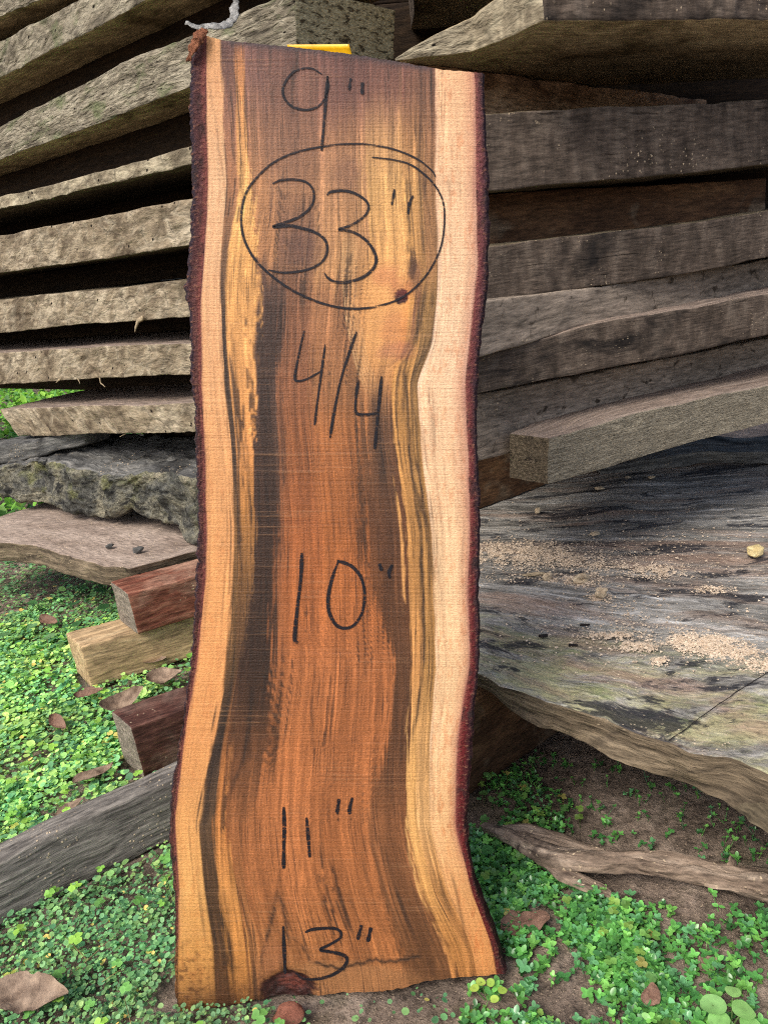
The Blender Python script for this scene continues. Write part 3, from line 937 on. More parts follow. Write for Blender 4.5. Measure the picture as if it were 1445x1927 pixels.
BAND = {   # display colours of each band by photo row: (y, r, g, b)
    0: [(60, 92, 60, 60), (350, 94, 58, 58), (700, 96, 60, 57), (1100, 88, 50, 48), (1550, 92, 54, 46), (1760, 104, 62, 44), (1800, 150, 100, 56), (1910, 120, 80, 46)],
    1: [(60, 222, 164, 106), (150, 224, 166, 114), (350, 236, 188, 140), (560, 230, 176, 126), (850, 234, 170, 110), (1100, 234, 166, 102), (1400, 224, 156, 94), (1680, 228, 170, 100), (1800, 206, 146, 78), (1910, 150, 100, 52)],
    2: [(60, 104, 68, 60), (150, 112, 76, 62), (350, 176, 120, 80), (450, 130, 92, 62), (560, 112, 82, 54), (850, 92, 66, 44), (1000, 128, 90, 50), (1100, 110, 78, 44), (1250, 92, 66, 38), (1400, 56, 40, 30), (1550, 96, 72, 50), (1680, 84, 58, 36), (1910, 84, 52, 28)],
    3: [(60, 120, 78, 62), (130, 196, 130, 78), (350, 234, 178, 106), (500, 224, 164, 94), (650, 214, 154, 90), (850, 212, 144, 80), (950, 176, 120, 62), (1100, 116, 80, 44), (1250, 84, 58, 36), (1400, 140, 88, 48), (1550, 190, 122, 64), (1680, 196, 134, 72), (1800, 194, 130, 66), (1910, 150, 96, 48)],
    4: [(60, 112, 74, 66), (150, 118, 80, 68), (250, 146, 100, 70), (350, 182, 126, 80), (480, 170, 116, 72), (540, 84, 58, 46), (720, 72, 50, 40), (850, 74, 50, 37), (1000, 72, 47, 33), (1250, 66, 43, 29), (1400, 98, 60, 34), (1550, 156, 94, 50), (1780, 168, 106, 56), (1910, 96, 60, 34)],
    5: [(60, 108, 70, 62), (200, 126, 86, 68), (250, 142, 98, 72), (350, 166, 116, 78), (450, 130, 90, 68), (500, 128, 88, 62), (560, 130, 84, 56), (720, 146, 90, 56), (850, 126, 76, 44), (1000, 142, 82, 44), (1250, 168, 98, 50), (1400, 172, 101, 51), (1550, 178, 106, 56), (1680, 168, 100, 52), (1780, 162, 100, 52), (1910, 120, 78, 42)],
    6: [(60, 104, 66, 60), (180, 116, 76, 64), (250, 164, 114, 78), (350, 184, 132, 88), (500, 192, 138, 84), (560, 158, 106, 66), (650, 170, 112, 68), (720, 154, 102, 60), (850, 152, 94, 52), (1000, 152, 90, 46), (1250, 176, 103, 53), (1550, 175, 103, 53), (1780, 164, 99, 50), (1910, 150, 98, 54)],
    7: [(60, 104, 66, 60), (170, 122, 80, 64), (250, 190, 140, 90), (350, 222, 168, 98), (500, 222, 162, 92), (560, 222, 152, 84), (650, 214, 146, 82), (720, 170, 116, 68), (800, 104, 70, 46), (1000, 94, 58, 34), (1100, 102, 62, 34), (1250, 92, 58, 34), (1400, 96, 60, 35), (1550, 132, 81, 45), (1680, 122, 76, 42), (1780, 106, 66, 35), (1910, 100, 64, 36)],
    8: [(60, 108, 70, 60), (170, 128, 88, 66), (250, 172, 124, 78), (350, 190, 142, 84), (500, 178, 130, 76), (560, 196, 140, 76), (650, 206, 150, 84), (720, 196, 142, 78), (1000, 206, 148, 82), (1250, 200, 142, 82), (1400, 216, 164, 98), (1550, 216, 164, 98), (1680, 208, 152, 86), (1780, 180, 122, 64), (1910, 170, 110, 58)],
    9: [(60, 104, 70, 60), (250, 134, 94, 64), (350, 146, 104, 66), (500, 156, 112, 70), (560, 150, 112, 64), (650, 130, 98, 58), (850, 166, 122, 68), (1000, 160, 116, 64), (1250, 164, 120, 66), (1400, 208, 158, 98), (1550, 220, 170, 110), (1680, 196, 138, 78), (1780, 190, 128, 70), (1910, 180, 118, 64)],
    10: [(60, 234, 184, 142), (350, 240, 198, 160), (650, 242, 206, 172), (850, 240, 200, 162), (1100, 242, 204, 162), (1400, 242, 200, 156), (1550, 238, 188, 134), (1680, 220, 160, 100), (1780, 212, 144, 84), (1910, 200, 136, 78)],
    11: [(60, 116, 74, 70), (350, 114, 66, 68), (700, 108, 58, 58), (1000, 106, 48, 48), (1400, 108, 34, 36), (1700, 104, 34, 34), (1910, 100, 46, 36)],
}
STRK = [.2, .10, .6, .5, .5, .46, .5, .48, .48, .6, .10, .15]      # how streaky each band is
NC = [16, 16, 8, 12, 20, 34, 34, 30, 14, 12, 26, 14]                     # mesh columns per band


def edges_x(y):
    X = [np.interp(y, [p[1] for p in EDL], [p[0] for p in EDL])]
    X += [np.interp(y, KY, TR[k]) for k in range(1, 12)]
    X += [np.interp(y, [p[1] for p in EDR], [p[0] for p in EDR])]
    return np.stack(X, -1)


def smooth_table():
    ys = np.arange(40, 1931, 2.0)
    X = edges_x(ys)
    k = np.exp(-np.linspace(-2, 2, 31) ** 2); k /= k.sum()
    for j in range(13):
        p = np.pad(X[:, j], 15, mode='edge')
        kk = k
        X[:, j] = np.convolve(p, kk, 'valid')
    return ys, X


YT, XT = smooth_table()
XG = XT.copy()                      # smoother lines for the run of the fibres in the heartwood
_k = np.exp(-np.linspace(-2, 2, 121) ** 2); _k /= _k.sum()
for _j in (3, 8):
    XG[:, _j] = np.convolve(np.pad(XT[:, _j], 60, mode='edge'), _k, 'valid')


def make_marked_slab():
    TOPX = np.array([340, 375, 420, 560, 650, 760, 830, 912, 960]); TOPY = np.array([60, 64, 76, 90, 100, 118, 131, 138, 141])
    BOTX = np.array([300, 331, 430, 480, 520, 590, 640, 720, 762, 800, 860, 957, 990]); BOTY = np.array([1908, 1906, 1892, 1882, 1879, 1876, 1868, 1866, 1858, 1846, 1840, 1832, 1828])
    nv = 900
    # columns in track units
    cols = []
    for b, n in enumerate(NC):
        cols += [b + i / n for i in range(n)]
    cols = np.array(cols + [12.0])
    nu = len(cols)
    t = np.linspace(0, 1, nv)
    # iterate: row parameter -> y depends on x (slanted top and bottom)
    Y = np.repeat((70 + t * 1800)[:, None], nu, 1)
    kb = np.minimum(cols.astype(int), 11); fr = cols - kb

    def xof(Yg):
        x0 = np.empty_like(Yg)
        for c in range(nu):
            a = np.interp(Yg[:, c], YT, XT[:, kb[c]]); b = np.interp(Yg[:, c], YT, XT[:, kb[c] + 1])
            x0[:, c] = a + (b - a) * fr[c]
        return x0
    for _ in range(3):
        Xg = xof(Y)
        yt = np.interp(Xg[0], TOPX, TOPY) + 1.5 * fb2(Xg[0] / 6, 0 * Xg[0], 71)
        yb = np.interp(Xg[-1], BOTX, BOTY) + 2.2 * fb2(Xg[-1] / 9, 0 * Xg[-1], 72)
        Y = yt[None] + (yb - yt)[None] * t[:, None]
    Xg = xof(Y)
    # ragged outer outline
    ow = 1 - sm(0, .8, cols)
    iw = 1 - sm(0, .8, 12 - cols)
    Xg = Xg + ow[None] * (4.2 * fb2(Y / 12, Y * 0 + 3, 5, 4) + 3.2 * fb2(Y / 45, Y * 0, 8)) + iw[None] * (2.6 * fb2(Y / 15, Y * 0 + 3, 15, 4) + 2 * fb2(Y / 40, Y * 0, 18))
    # bump of bark at (350, 540) and small nubs
    for yy, am, sg in ((540, -5, 9), (560, -4, 6), (200, -3, 5), (735, -3, 5)):
        Xg = Xg + ow[None] * am * np.exp(-((Y - yy) / sg) ** 2)
    # ---------- pigment
    CB = np.repeat(cols[None], nv, 0)
    wob = .07 * fb2(CB * 3, Y / 160, 33) + .06 * fb2(CB * 12, Y / 45, 34)
    wob = wob * sm(0, .7, CB) * sm(0, .7, 12 - CB)
    cb = CB + wob
    nomw = [XT[:, b + 1].mean() - XT[:, b].mean() for b in range(12)]
    nx = np.concatenate([[0], np.cumsum(nomw)])
    anc = [0, 1, 2, 3, 8, 9, 10, 11, 12]
    gx = np.zeros_like(Y)
    xa = [np.stack([np.interp(Y[:, c], YT, XG[:, k]) for c in range(nu)], -1) for k in anc]
    for i in range(len(anc) - 1):
        w_ = nx[anc[i + 1]] - nx[anc[i]]
        gx = gx + np.clip((Xg - xa[i]) / (xa[i + 1] - xa[i]), 0, 1) * w_
    gx = gx + 3.0 * fb2(CB * 2, Y / 220, 36) + 1.2 * fb2(CB * 9, Y / 90, 37)
    cb = cb + (.34 * fb2(gx / 3.0, Y / 150, 35, 3) + .2 * fb2(gx / 9.0, Y / 260, 38, 2)) * sm(1.35, 2.0, CB) * (1 - sm(9.3, 9.9, CB))
    bcol = np.zeros((12, nv, nu, 3))
    for b in range(12):
        q = np.array(BAND[b], float)
        ysh = Y + 30 * fb2(gx / 9, Y / 300, 40 + b)
        for c in range(3):
            bcol[b, ..., c] = lin(np.interp(ysh, q[:, 0], q[:, c + 1]))
    soft = np.array([0, .04, .08, .10, .05, .12, .35, .14, .05, .14, .05, .10])       # half blend width at track k
    col = bcol[0]
    for b in range(1, 12):
        f = sm(b - soft[b], b + soft[b], cb)
        col = col + (bcol[b] - col) * f[..., None]
    # streaks along the grain
    st = np.interp(cb, np.arange(12) + .5, STRK)
    fig = np.exp(-((Xg - 722) / 52) ** 4 - ((Y - 590) / 110) ** 4)          # quiet golden figure round the knot
    st = st * (1 - .72 * fig)
    col = col + (lin((226, 162, 92)) - col) * (fig * sm(660, 690, Xg + 10 * fb2(Xg / 9, Y / 60, 57)) * (1 - sm(752, 768, Xg)) * .8)[..., None]
    for k_ in range(5):          # pale curved streaks left of it
        xx_ = np.interp(Y, [430, 520, 600, 680, 740], [648, 644, 652, 668, 690]) + k_ * 6
        col = col + (lin((232, 184, 124)) - col) * (np.exp(-((Xg - xx_) / 1.7) ** 2) * sm(420, 480, Y) * (1 - sm(680, 760, Y)) * (.75 - .1 * k_))[..., None]
    n1 = fb2(gx / 14, Y / 420 + gx / 900, 51, 3)
    n2 = fb2(gx / 4.5, Y / 260, 52, 3)
    n3 = fb2(gx / 2.2, Y / 110, 53, 2)
    col = col * np.exp(st * (.55 * n1 + .85 * n2 + .55 * n3))[..., None]
    dark = lin((52, 36, 26))
    fib = sm(.22, .36, fb2(gx / 3.4, Y / 190, 54, 3)) * st * 1.6 * (.25 + .9 * sm(-.1, .35, fb2(gx / 34, Y / 170, 59)))
    col = col + (dark - col) * np.clip(fib, 0, .8)[..., None]
    hz = sm(.24, .42, fb2(gx / 4.5, Y / 300, 55, 3)) * st * (.5 + .5 * sm(100, 500, 700 - np.abs(Y - 350)))
    col = col * (1 + .55 * np.clip(hz, 0, 1))[..., None]

    def lineto(pts, wd, c, a, fray=1.0):
        nonlocal col
        p = np.array(pts, float)
        xx = np.interp(Y, p[:, 1], p[:, 0])
        ins = sm(p[0, 1] - 15, p[0, 1] + 25, Y) * (1 - sm(p[-1, 1] - 40, p[-1, 1] + 15, Y))
        d = np.abs(Xg - xx - 2.0 * fb2(Y / 28, Y * 0, int(pts[0][0])))
        k = np.exp(-(d / wd) ** 2) * ins * (1 - fray * .6 * sm(0, .5, fb2(gx / 3, Y / 45, 61)))
        col = col + (lin(c) - col) * (np.clip(k, 0, 1) * a)[..., None]
    blk = (44, 34, 28)
    for pts, wd, a in [
        ([(762, 690), (766, 760), (772, 850), (780, 930), (790, 1000), (796, 1100), (798, 1200), (796, 1260), (786, 1330), (774, 1400)], 4.0, .85),
        ([(816, 540), (812, 640), (784, 690), (776, 740), (790, 900), (806, 1000), (813, 1100)], 3.5, .6),
        ([(790, 560), (784, 620), (772, 660), (760, 700), (758, 800)], 3.5, .7),
        ([(787, 230), (788, 330), (795, 420), (800, 500)], 3.0, .6),
        ([(768, 390), (772, 460), (776, 520)], 5.0, .75), ([(765, 330), (768, 420)], 1.8, .7),
        ([(750, 300), (744, 370)], 1.6, .5), ([(806, 380), (812, 450)], 1.6, .6),
        ([(424, 560), (422, 660), (432, 760), (441, 860), (449, 980), (455, 1060)], 4.0, .75),
        ([(436, 700), (452, 800), (466, 900), (474, 1000)], 2.2, .6), ([(455, 760), (466, 860), (472, 940)], 1.8, .5),
        ([(478, 1290), (470, 1360), (458, 1430), (430, 1500)], 4.0, .75), ([(440, 1270), (418, 1380), (398, 1460), (386, 1560)], 5.0, .6),
        ([(584, 1300), (589, 1360), (590, 1440)], 2.6, .55), ([(625, 1380), (630, 1470), (604, 1500)], 1.5, .4),
        ([(706, 740), (708, 800), (716, 870), (720, 930)], 7.0, .6), ([(560, 1640), (557, 1690)], 1.6, .6),
        ([(604, 1640), (622, 1720)], 1.4, .5), ([(428, 1600), (452, 1690), (480, 1790)], 2.0, .45), ([(404, 1500), (400, 1600), (418, 1720), (425, 1850)], 3.0, .35),
        ([(523, 1672), (516, 1710), (505, 1760), (492, 1800), (490, 1832)], 3.4, .95), ([(523, 1672), (538, 1735), (548, 1800)], 3.6, .9), ([(523, 1640), (524, 1700)], 2.5, .7), ([(512, 1700), (502, 1760), (500, 1800)], 1.6, .5),
        ([(548, 1766), (566, 1776), (580, 1800), (592, 1830)], 3.4, .95), ([(576, 1775), (598, 1815)], 2.6, .8), ([(556, 1775), (570, 1812)], 2.4, .7), ([(392, 140), (428, 380), (424, 520)], 2.2, .3),
        ([(442, 130), (450, 260), (456, 340)], 2.5, .5),
        ([(848, 1640), (868, 1720), (880, 1790)], 3.0, .5), ([(822, 1640), (842, 1700), (858, 1740)], 5.0, .55)]:
        lineto(pts, wd, blk, a)

    def blob(x, y, rx, ry, c, a, sd, hard=.3, rg=.35):
        nonlocal col
        d = np.sqrt(((Xg - x) / rx) ** 2 + ((Y - y) / ry) ** 2) + rg * fb2(Xg / (rx * .6), Y / (ry * .6), sd)
        k = 1 - sm(1 - hard, 1 + hard, d)
        col = col + (lin(c) - col) * (k * a)[..., None]
    # orange figure round the knot, the knot, dark spots
    blob(728, 520, 26, 22, (206, 124, 80), .5, 81, .5)
    blob(742, 620, 26, 34, (212, 132, 78), .5, 80, .5)
    blob(745, 660, 34, 16, (186, 116, 86), .55, 82, .5)
    blob(780, 520, 14, 30, (120, 76, 60), .6, 180, .5)
    blob(776, 500, 8, 26, (58, 38, 30), .75, 181, .4)
    blob(754, 557, 13, 14, (40, 12, 14), 1.0, 83, .10)
    blob(755, 545, 20, 16, (150, 66, 50), .35, 84, .6)
    lineto([(792, 540), (778, 600), (772, 640), (758, 668), (738, 684), (716, 694)], 5.5, (112, 72, 58), .8, .5)
    lineto([(800, 540), (790, 600), (784, 640), (768, 672), (752, 690), (744, 760)], 3.0, (60, 44, 34), .6, .5)
    blob(580, 470, 34, 34, (96, 66, 56), .55, 86, .6)
    blob(650, 330, 28, 30, (120, 82, 66), .5, 87, .6)
    blob(540, 300, 50, 60, (124, 88, 70), .4, 88, .6)
    # bark pocket and coarse wood at the bottom
    blob(660, 1845, 130, 34, (166, 112, 66), .8, 90, .25, .3)
    for x0, x1, y0, y1 in ((592, 650, 1812, 1822), (650, 720, 1818, 1806), (720, 790, 1810, 1800)):
        d = np.abs(Y - (y0 + (y1 - y0) * (Xg - x0) / (x1 - x0)) - 6 * fb2(Xg / 12, Y * 0, 91))
        k = np.exp(-(d / 3.4) ** 2) * sm(x0 - 6, x0 + 4, Xg) * (1 - sm(x1 - 4, x1 + 6, Xg))
        col = col + (lin((42, 30, 22)) - col) * (k * .9)[..., None]
    blob(543, 1866, 48, 36, (64, 32, 30), .97, 92, .10, .4)
    blob(552, 1852, 26, 12, (134, 66, 52), .6, 93, .4, 1.0)
    for k_ in range(5):
        d = np.abs(np.sqrt(((Xg - 543) / 1.35) ** 2 + (Y - 1880) ** 2) - (20 + 9 * k_) - 4 * fb2(Xg / 14, Y / 14, 190))
        col = col + (lin((30, 18, 18)) - col) * (np.exp(-(d / 1.8) ** 2) * (.7 if k_ < 3 else .28) * (Y < 1890))[..., None]
    blob(525, 1874, 22, 10, (52, 30, 28), .8, 94, .4, .5)
    blob(512, 1800, 20, 30, (164, 102, 62), .6, 95, .4, .2)
    # dirt on the lower left corner
    spk = sm(.12, .4, fb2(Xg / 7, Y / 7, 96, 3)) * sm(1740, 1830, Y) * (1 - sm(400, 500, Xg))
    col = col + (lin((86, 52, 28)) - col) * (spk * .7)[..., None]
    spk = sm(1840, 1895, Y + 20 * fb2(Xg / 20, Y / 20, 97)) * (1 - sm(470, 520, Xg))
    col = col + (lin((78, 48, 26)) - col) * (spk * .6)[..., None]
    # bark: from red-purple inside to nearly black outside
    lo = sm(1740, 1800, Y)
    e0 = 1 - sm(.10, .5, CB + .18 * fb2(CB * 2, Y / 16, 98, 3))
    col = col + (lin((44, 36, 46)) - col) * (e0 * (1 - lo) * .93)[..., None]
    e1 = 1 - sm(.18, .7, 12 - CB + .18 * fb2(CB * 2, Y / 16, 99, 3))
    col = col + (lin((168, 98, 86)) - col) * ((1 - sm(.0, .38, np.abs(12 - CB - 1.02))) * .5 * (1 - sm(1550, 1700, Y)))[..., None]
    col = col + (lin((150, 84, 74)) - col) * ((1 - sm(.0, .3, np.abs(CB - .86))) * .6 * (1 - lo))[..., None]
    rc = lin((52, 38, 46)) * (1 - sm(1200, 1500, Y))[..., None] + lin((62, 26, 30)) * sm(1200, 1500, Y)[..., None]
    col = col + (rc - col) * (e1 * .93)[..., None]
    # dirty grey rim of the sawn top end
    rim = np.exp(-((t[:, None] * 1790) / 9.0) ** 2) * sm(416, 440, Xg) * (1 - sm(800, 822, Xg))
    col = col + (lin((66, 54, 58)) - col) * (rim * .85)[..., None]
    sap = sm(10.0, 10.1, CB) * (1 - sm(10.9, 11.0, CB)) + .5 * sm(1.0, 1.1, CB) * (1 - sm(1.9, 2.0, CB))
    flk = sm(.08, .4, fb2(Xg / 4.0, Y / 14, 161, 3)) * (.4 + .6 * sm(-.2, .3, fb2(Xg / 60, Y / 30, 162)))
    col = col * (1 - (sap * flk)[..., None] * np.array([.10, .24, .30]))
    lum = col @ np.array([.3, .5, .2])
    hrt = sm(3.9, 4.2, CB) * (1 - sm(7.8, 8.0, CB))
    col = col + (lum[..., None] * np.array([1.25, .95, .6]) - col) * (hrt * .10)[..., None]
    mid = sm(5.0, 5.3, CB) * (1 - sm(7.0, 7.6, CB)) * sm(700, 850, Y) * (1 - .95 * sm(1080, 1280, Y))
    col = col * (1 + mid[..., None] * np.array([.28, .16, -.05]))
    ldk = sm(4.0, 4.15, CB) * (1 - sm(4.7, 5.0, CB)) * sm(540, 600, Y) * (1 - sm(1300, 1420, Y))
    col = col * (1 - .35 * ldk)[..., None]
    rs = sm(10.0, 10.1, CB) * (1 - sm(10.9, 11.0, CB)) * (1 - sm(1450, 1650, Y))
    col = col * (1 - rs[..., None] * np.array([.0, .03, .12]))
    # blotches of drying at the top
    col = col * (1 + .10 * fb2(Xg / 60, Y / 50, 56))[..., None]
    col = np.clip(col, .003, .98) * .80
    # ---------- geometry
    D = _F[None, None] + _R * ((Xg - CX) / FPX)[..., None] + _U * ((CY - Y) / FPX)[..., None]
    P = CAM + D * (((HS_A - CAM) @ nS) / (D @ nS))[..., None]
    # saw chatter and the rounded worn edge
    mm = P @ (HS_B - HS_A) / np.linalg.norm(HS_B - HS_A)
    ed = np.maximum(1 - sm(0, .25, CB), 1 - sm(0, .25, 12 - CB))
    barkw = np.maximum(1 - sm(.7, 1.05, CB), 1 - sm(.7, 1.05, 12 - CB))
    z = .00012 * fb2(mm / .0022, CB * .15, 101, 2) - ed * .0035 + barkw * .0009 * fb2(CB * 6, Y / 7, 102, 3)
    pk = np.sqrt(((Xg - 545) / 54) ** 2 + ((Y - 1868) / 46) ** 2)
    z = z - .004 * (1 - sm(.6, 1.1, pk)) * (1 + .6 * fb2(Xg / 9, Y / 9, 103))
    P = P - nS * z[..., None]
    base = S(642, 1885); base[2] = 0
    root = empty('live_edge_slab', base)
    tag(root, 'upright live edge slab with handwritten inch measurements leaning in front of the stacks', 'slab')
    wc = np.stack([P @ _R, -mm, np.zeros_like(mm)], -1)
    gc = np.stack([gx * .00044, Y * .00044, st], -1)
    q0, q1 = NC[0], nu - 1 - NC[11]
    for nm, a, b, mt in (('bark', 0, q0, M_SLABBARK), ('board', q0, q1, M_SLAB), ('bark', q1, nu - 1, M_SLABBARK)):
        sub = P[:, a:b + 1]; n = b - a + 1
        idx = np.arange(nv * n).reshape(nv, n)
        f = np.stack([idx[:-1, :-1], idx[1:, :-1], idx[1:, 1:], idx[:-1, 1:]], -1).reshape(-1, 4)
        # the back and the rim: a coarse second sheet, joined all round
        V = [sub.reshape(-1, 3)]; C = [col[:, a:b + 1].reshape(-1, 3)]; Wc = [wc[:, a:b + 1].reshape(-1, 3)]; Gc = [gc[:, a:b + 1].reshape(-1, 3)]
        ring = np.concatenate([idx[0, :], idx[1:, -1], idx[-1, -2::-1], idx[-2:0:-1, 0]])
        flat = V[0][ring]
        off = nv * n
        prev = ring
        F2 = []
        for k, dz in enumerate((.33, .66, 1.0)):
            V.append(flat + nS * THK * dz + (.0012 * np.stack([vn3((flat + nS * dz * .02) / .006, 200 + j) for j in range(3)], -1) if nm == 'bark' else 0))
            C.append(C[0][ring] * .8); Wc.append(Wc[0][ring]); Gc.append(Gc[0][ring])
            cur = np.arange(len(ring)) + off
            F2.append(np.stack([prev, np.roll(prev, -1), np.roll(cur, -1), cur], -1))
            prev = cur; off += len(ring)
        F2 = np.concatenate(F2)
        # back: strips between opposite ring vertices
        lft = np.concatenate([[prev[0]], prev[:-(nv - 1) - 1:-1][:nv - 2], [prev[n + nv - 2 + n - 1]]]) if False else None
        top_i = prev[:n]; right_i = prev[n - 1:n - 1 + nv]; bot_i = prev[n - 1 + nv - 1:n - 1 + nv - 1 + n][::-1]
        left_i = np.concatenate([[prev[0]], prev[n - 1 + nv - 1 + n:][::-1], [bot_i[0]]])
        F3 = np.stack([left_i[:-1], right_i[:-1], right_i[1:], left_i[1:]], -1)
        Fa = np.concatenate([f, F2, F3]).tolist()
        Fa.append(tuple(int(q) for q in top_i[::-1])); Fa.append(tuple(int(q) for q in bot_i))
        meshobj(nm, np.concatenate(V), Fa, [mt], root, colr=np.concatenate(C), wc=np.concatenate(Wc), gc=np.concatenate(Gc), sharp=50)
    return root


def m_slab(name, bark=False):
    t = NT(name)
    col = t.attr('col', 'Color')
    wc = t.attr('wc'); gc = t.attr('gc')
    # fine fibre along the grain
    f1 = t.noise(t.sc(gc, (760, 46, 0)), 1.0, 3, .65)
    f2 = t.noise(t.sc(gc, (300, 16, 0)), 1.0, 3, .6)
    gs = t.n('SeparateXYZ'); t.l(gc, gs.inputs[0])
    am = t.math('MULTIPLY_ADD', gs.outputs[2], .55, .0)
    col = t.mix(am, col, t.mix(1.0, col, t.ramp(f1, [(.32, .4), (.66, 1.5)]), 'MULTIPLY'))
    col = t.mix(t.math('MULTIPLY', am, .8), col, t.mix(1.0, col, t.ramp(f2, [(.32, .4), (.66, 1.5)]), 'MULTIPLY'))
    if not bark:
        h1 = t.noise(t.sc(gc, (1050, 15, 0), (3, 8, 0)), 1.0, 2, .6)
        hg = t.noise(t.sc(gc, (60, 7, 0), (1, 4, 0)), 1.0, 2, .5)
        hs = t.math('MULTIPLY', t.math('MULTIPLY', t.ramp(h1, [(.58, 0.0), (.66, 1.0)]), t.ramp(hg, [(.4, .25), (.58, 1.0)])), t.math('MULTIPLY', gs.outputs[2], 1.6))
        col = t.mix(hs, col, (.022, .013, .009, 1))
        h2 = t.ramp(h1, [(.30, 1.0), (.40, 0.0)])
        col = t.mix(t.math('MULTIPLY', h2, t.math('MULTIPLY', gs.outputs[2], .9)), col, t.mix(1.0, col, (1.7, 1.6, 1.45, 1), 'MULTIPLY'))
    # saw marks across
    wv = t.warp(wc, 30, .0006)
    s1 = t.noise(t.sc(wv, (10, 420, 0)), 1.0, 3, .65)
    gate = t.noise(t.sc(wc, (7, 22, 0)), 1.0, 4, .65)
    gt = t.ramp(gate, [(.47, 0.0), (.6, 1.0)])
    lightl = t.math('MULTIPLY', t.ramp(s1, [(.54, 0.0), (.66, 1.0)]), gt)
    darkl = t.math('MULTIPLY', t.ramp(s1, [(.30, 1.0), (.44, 0.0)]), gt)
    if not bark:
        col = t.mix(t.math('MULTIPLY', lightl, .24), col, L4(206, 156, 112, .7))
        col = t.mix(t.math('MULTIPLY', darkl, .5), col, t.mix(1.0, col, (.42, .38, .36, 1), 'MULTIPLY'))
    g = t.noise(t.sc(wc, (1, 1.5, 0)), 480, 3, .75)
    col = t.mix(.48, col, t.ramp(g, [(.3, .45), (.7, 1.4)]), 'MULTIPLY')
    if bark:
        g2 = t.noise(t.sc(wc, (1, 1.6, 0)), 240, 3, .7)
        col = t.mix(t.ramp(g2, [(.54, 0.0), (.66, .7)]), col, L4(150, 104, 82, .8))
        g3 = t.noise(t.sc(wc, (1, .6, 0)), 70, 4, .7)
        col = t.mix(t.ramp(g3, [(.52, 0.0), (.64, .75)]), col, L4(46, 36, 36))
        t.bump([(g2, .9), (g, .6)], .0025)
        return t.done(col, .8, .2)
    t.bump([(s1, .45), (g, .5), (f1, .2)], .0014)
    return t.done(col, t.ramp(g, [(.3, .42), (.7, .72)]), .35)


M_SLAB = m_slab('sawn_heartwood_and_sapwood')
M_SLABBARK = m_slab('dark_red_bark', True)
SLAB = make_marked_slab()


# ------------------------------------------------------------------ handwriting in black marker
def m_ink():
    t = NT('black_marker_ink')
    wc = t.attr('wc')
    s1 = t.noise(t.sc(wc, (8, 620, 0)), 1.0, 2, .6)
    g = t.noise(wc, 420, 3, .7)
    k = t.math('ADD', t.math('MULTIPLY', s1, .55), t.math('MULTIPLY', g, .45))
    al = t.ramp(k, [(.36, 0.05), (.47, .93)])
    t.done(L4(24, 24, 30), .6, .25)
    t.l(al, t.b.inputs['Alpha'])
    return t.m


M_INK = m_ink()


def catmull(p, n=14):
    p = np.array(p, float)
    if len(p) == 2:
        return p[0] + (p[1] - p[0]) * np.linspace(0, 1, n)[:, None]
    q = np.concatenate([[2 * p[0] - p[1]], p, [2 * p[-1] - p[-2]]])
    out = []
    for i in range(len(p) - 1):
        a, b, c, d = q[i:i + 4]
        for t in np.linspace(0, 1, n, endpoint=False):
            out.append(.5 * ((2 * b) + (c - a) * t + (2 * a - 5 * b + 4 * c - d) * t * t + (3 * b - a - 3 * c + d) * t ** 3))
    out.append(p[-1])
    return np.array(out)


def writing(strokes, wd, label):
    V, F, W = [], [], []
    for s in strokes:
        w_ = wd
        if isinstance(s, tuple): w_, s = s
        c = catmull(s)
        d = np.gradient(c, axis=0); d /= np.maximum(np.linalg.norm(d, axis=1, keepdims=True), 1e-6)
        nn = np.stack([-d[:, 1], d[:, 0]], -1)
        tt = np.linspace(0, 1, len(c))
        ww = w_ * (.5 + .08 * np.sin(tt * 9 + len(c))) * (.55 + .45 * np.minimum(1, np.minimum(tt, 1 - tt) * 14))
        o = len(V)
        for k in range(len(c)):
            for sg in (-1, 1):
                q = c[k] + nn[k] * ww[k] * sg
                p = S(q[0], q[1], .0006)
                V.append(p)
                W.append((p @ _R, (p @ (HS_A - HS_B)) / np.linalg.norm(HS_A - HS_B), 0))
            if k:
                F.append((o + 2 * k - 2, o + 2 * k - 1, o + 2 * k + 1, o + 2 * k))
    x = meshobj('marker_writing', V, F, [M_INK], SLAB, wc=W)
    x['label'] = label


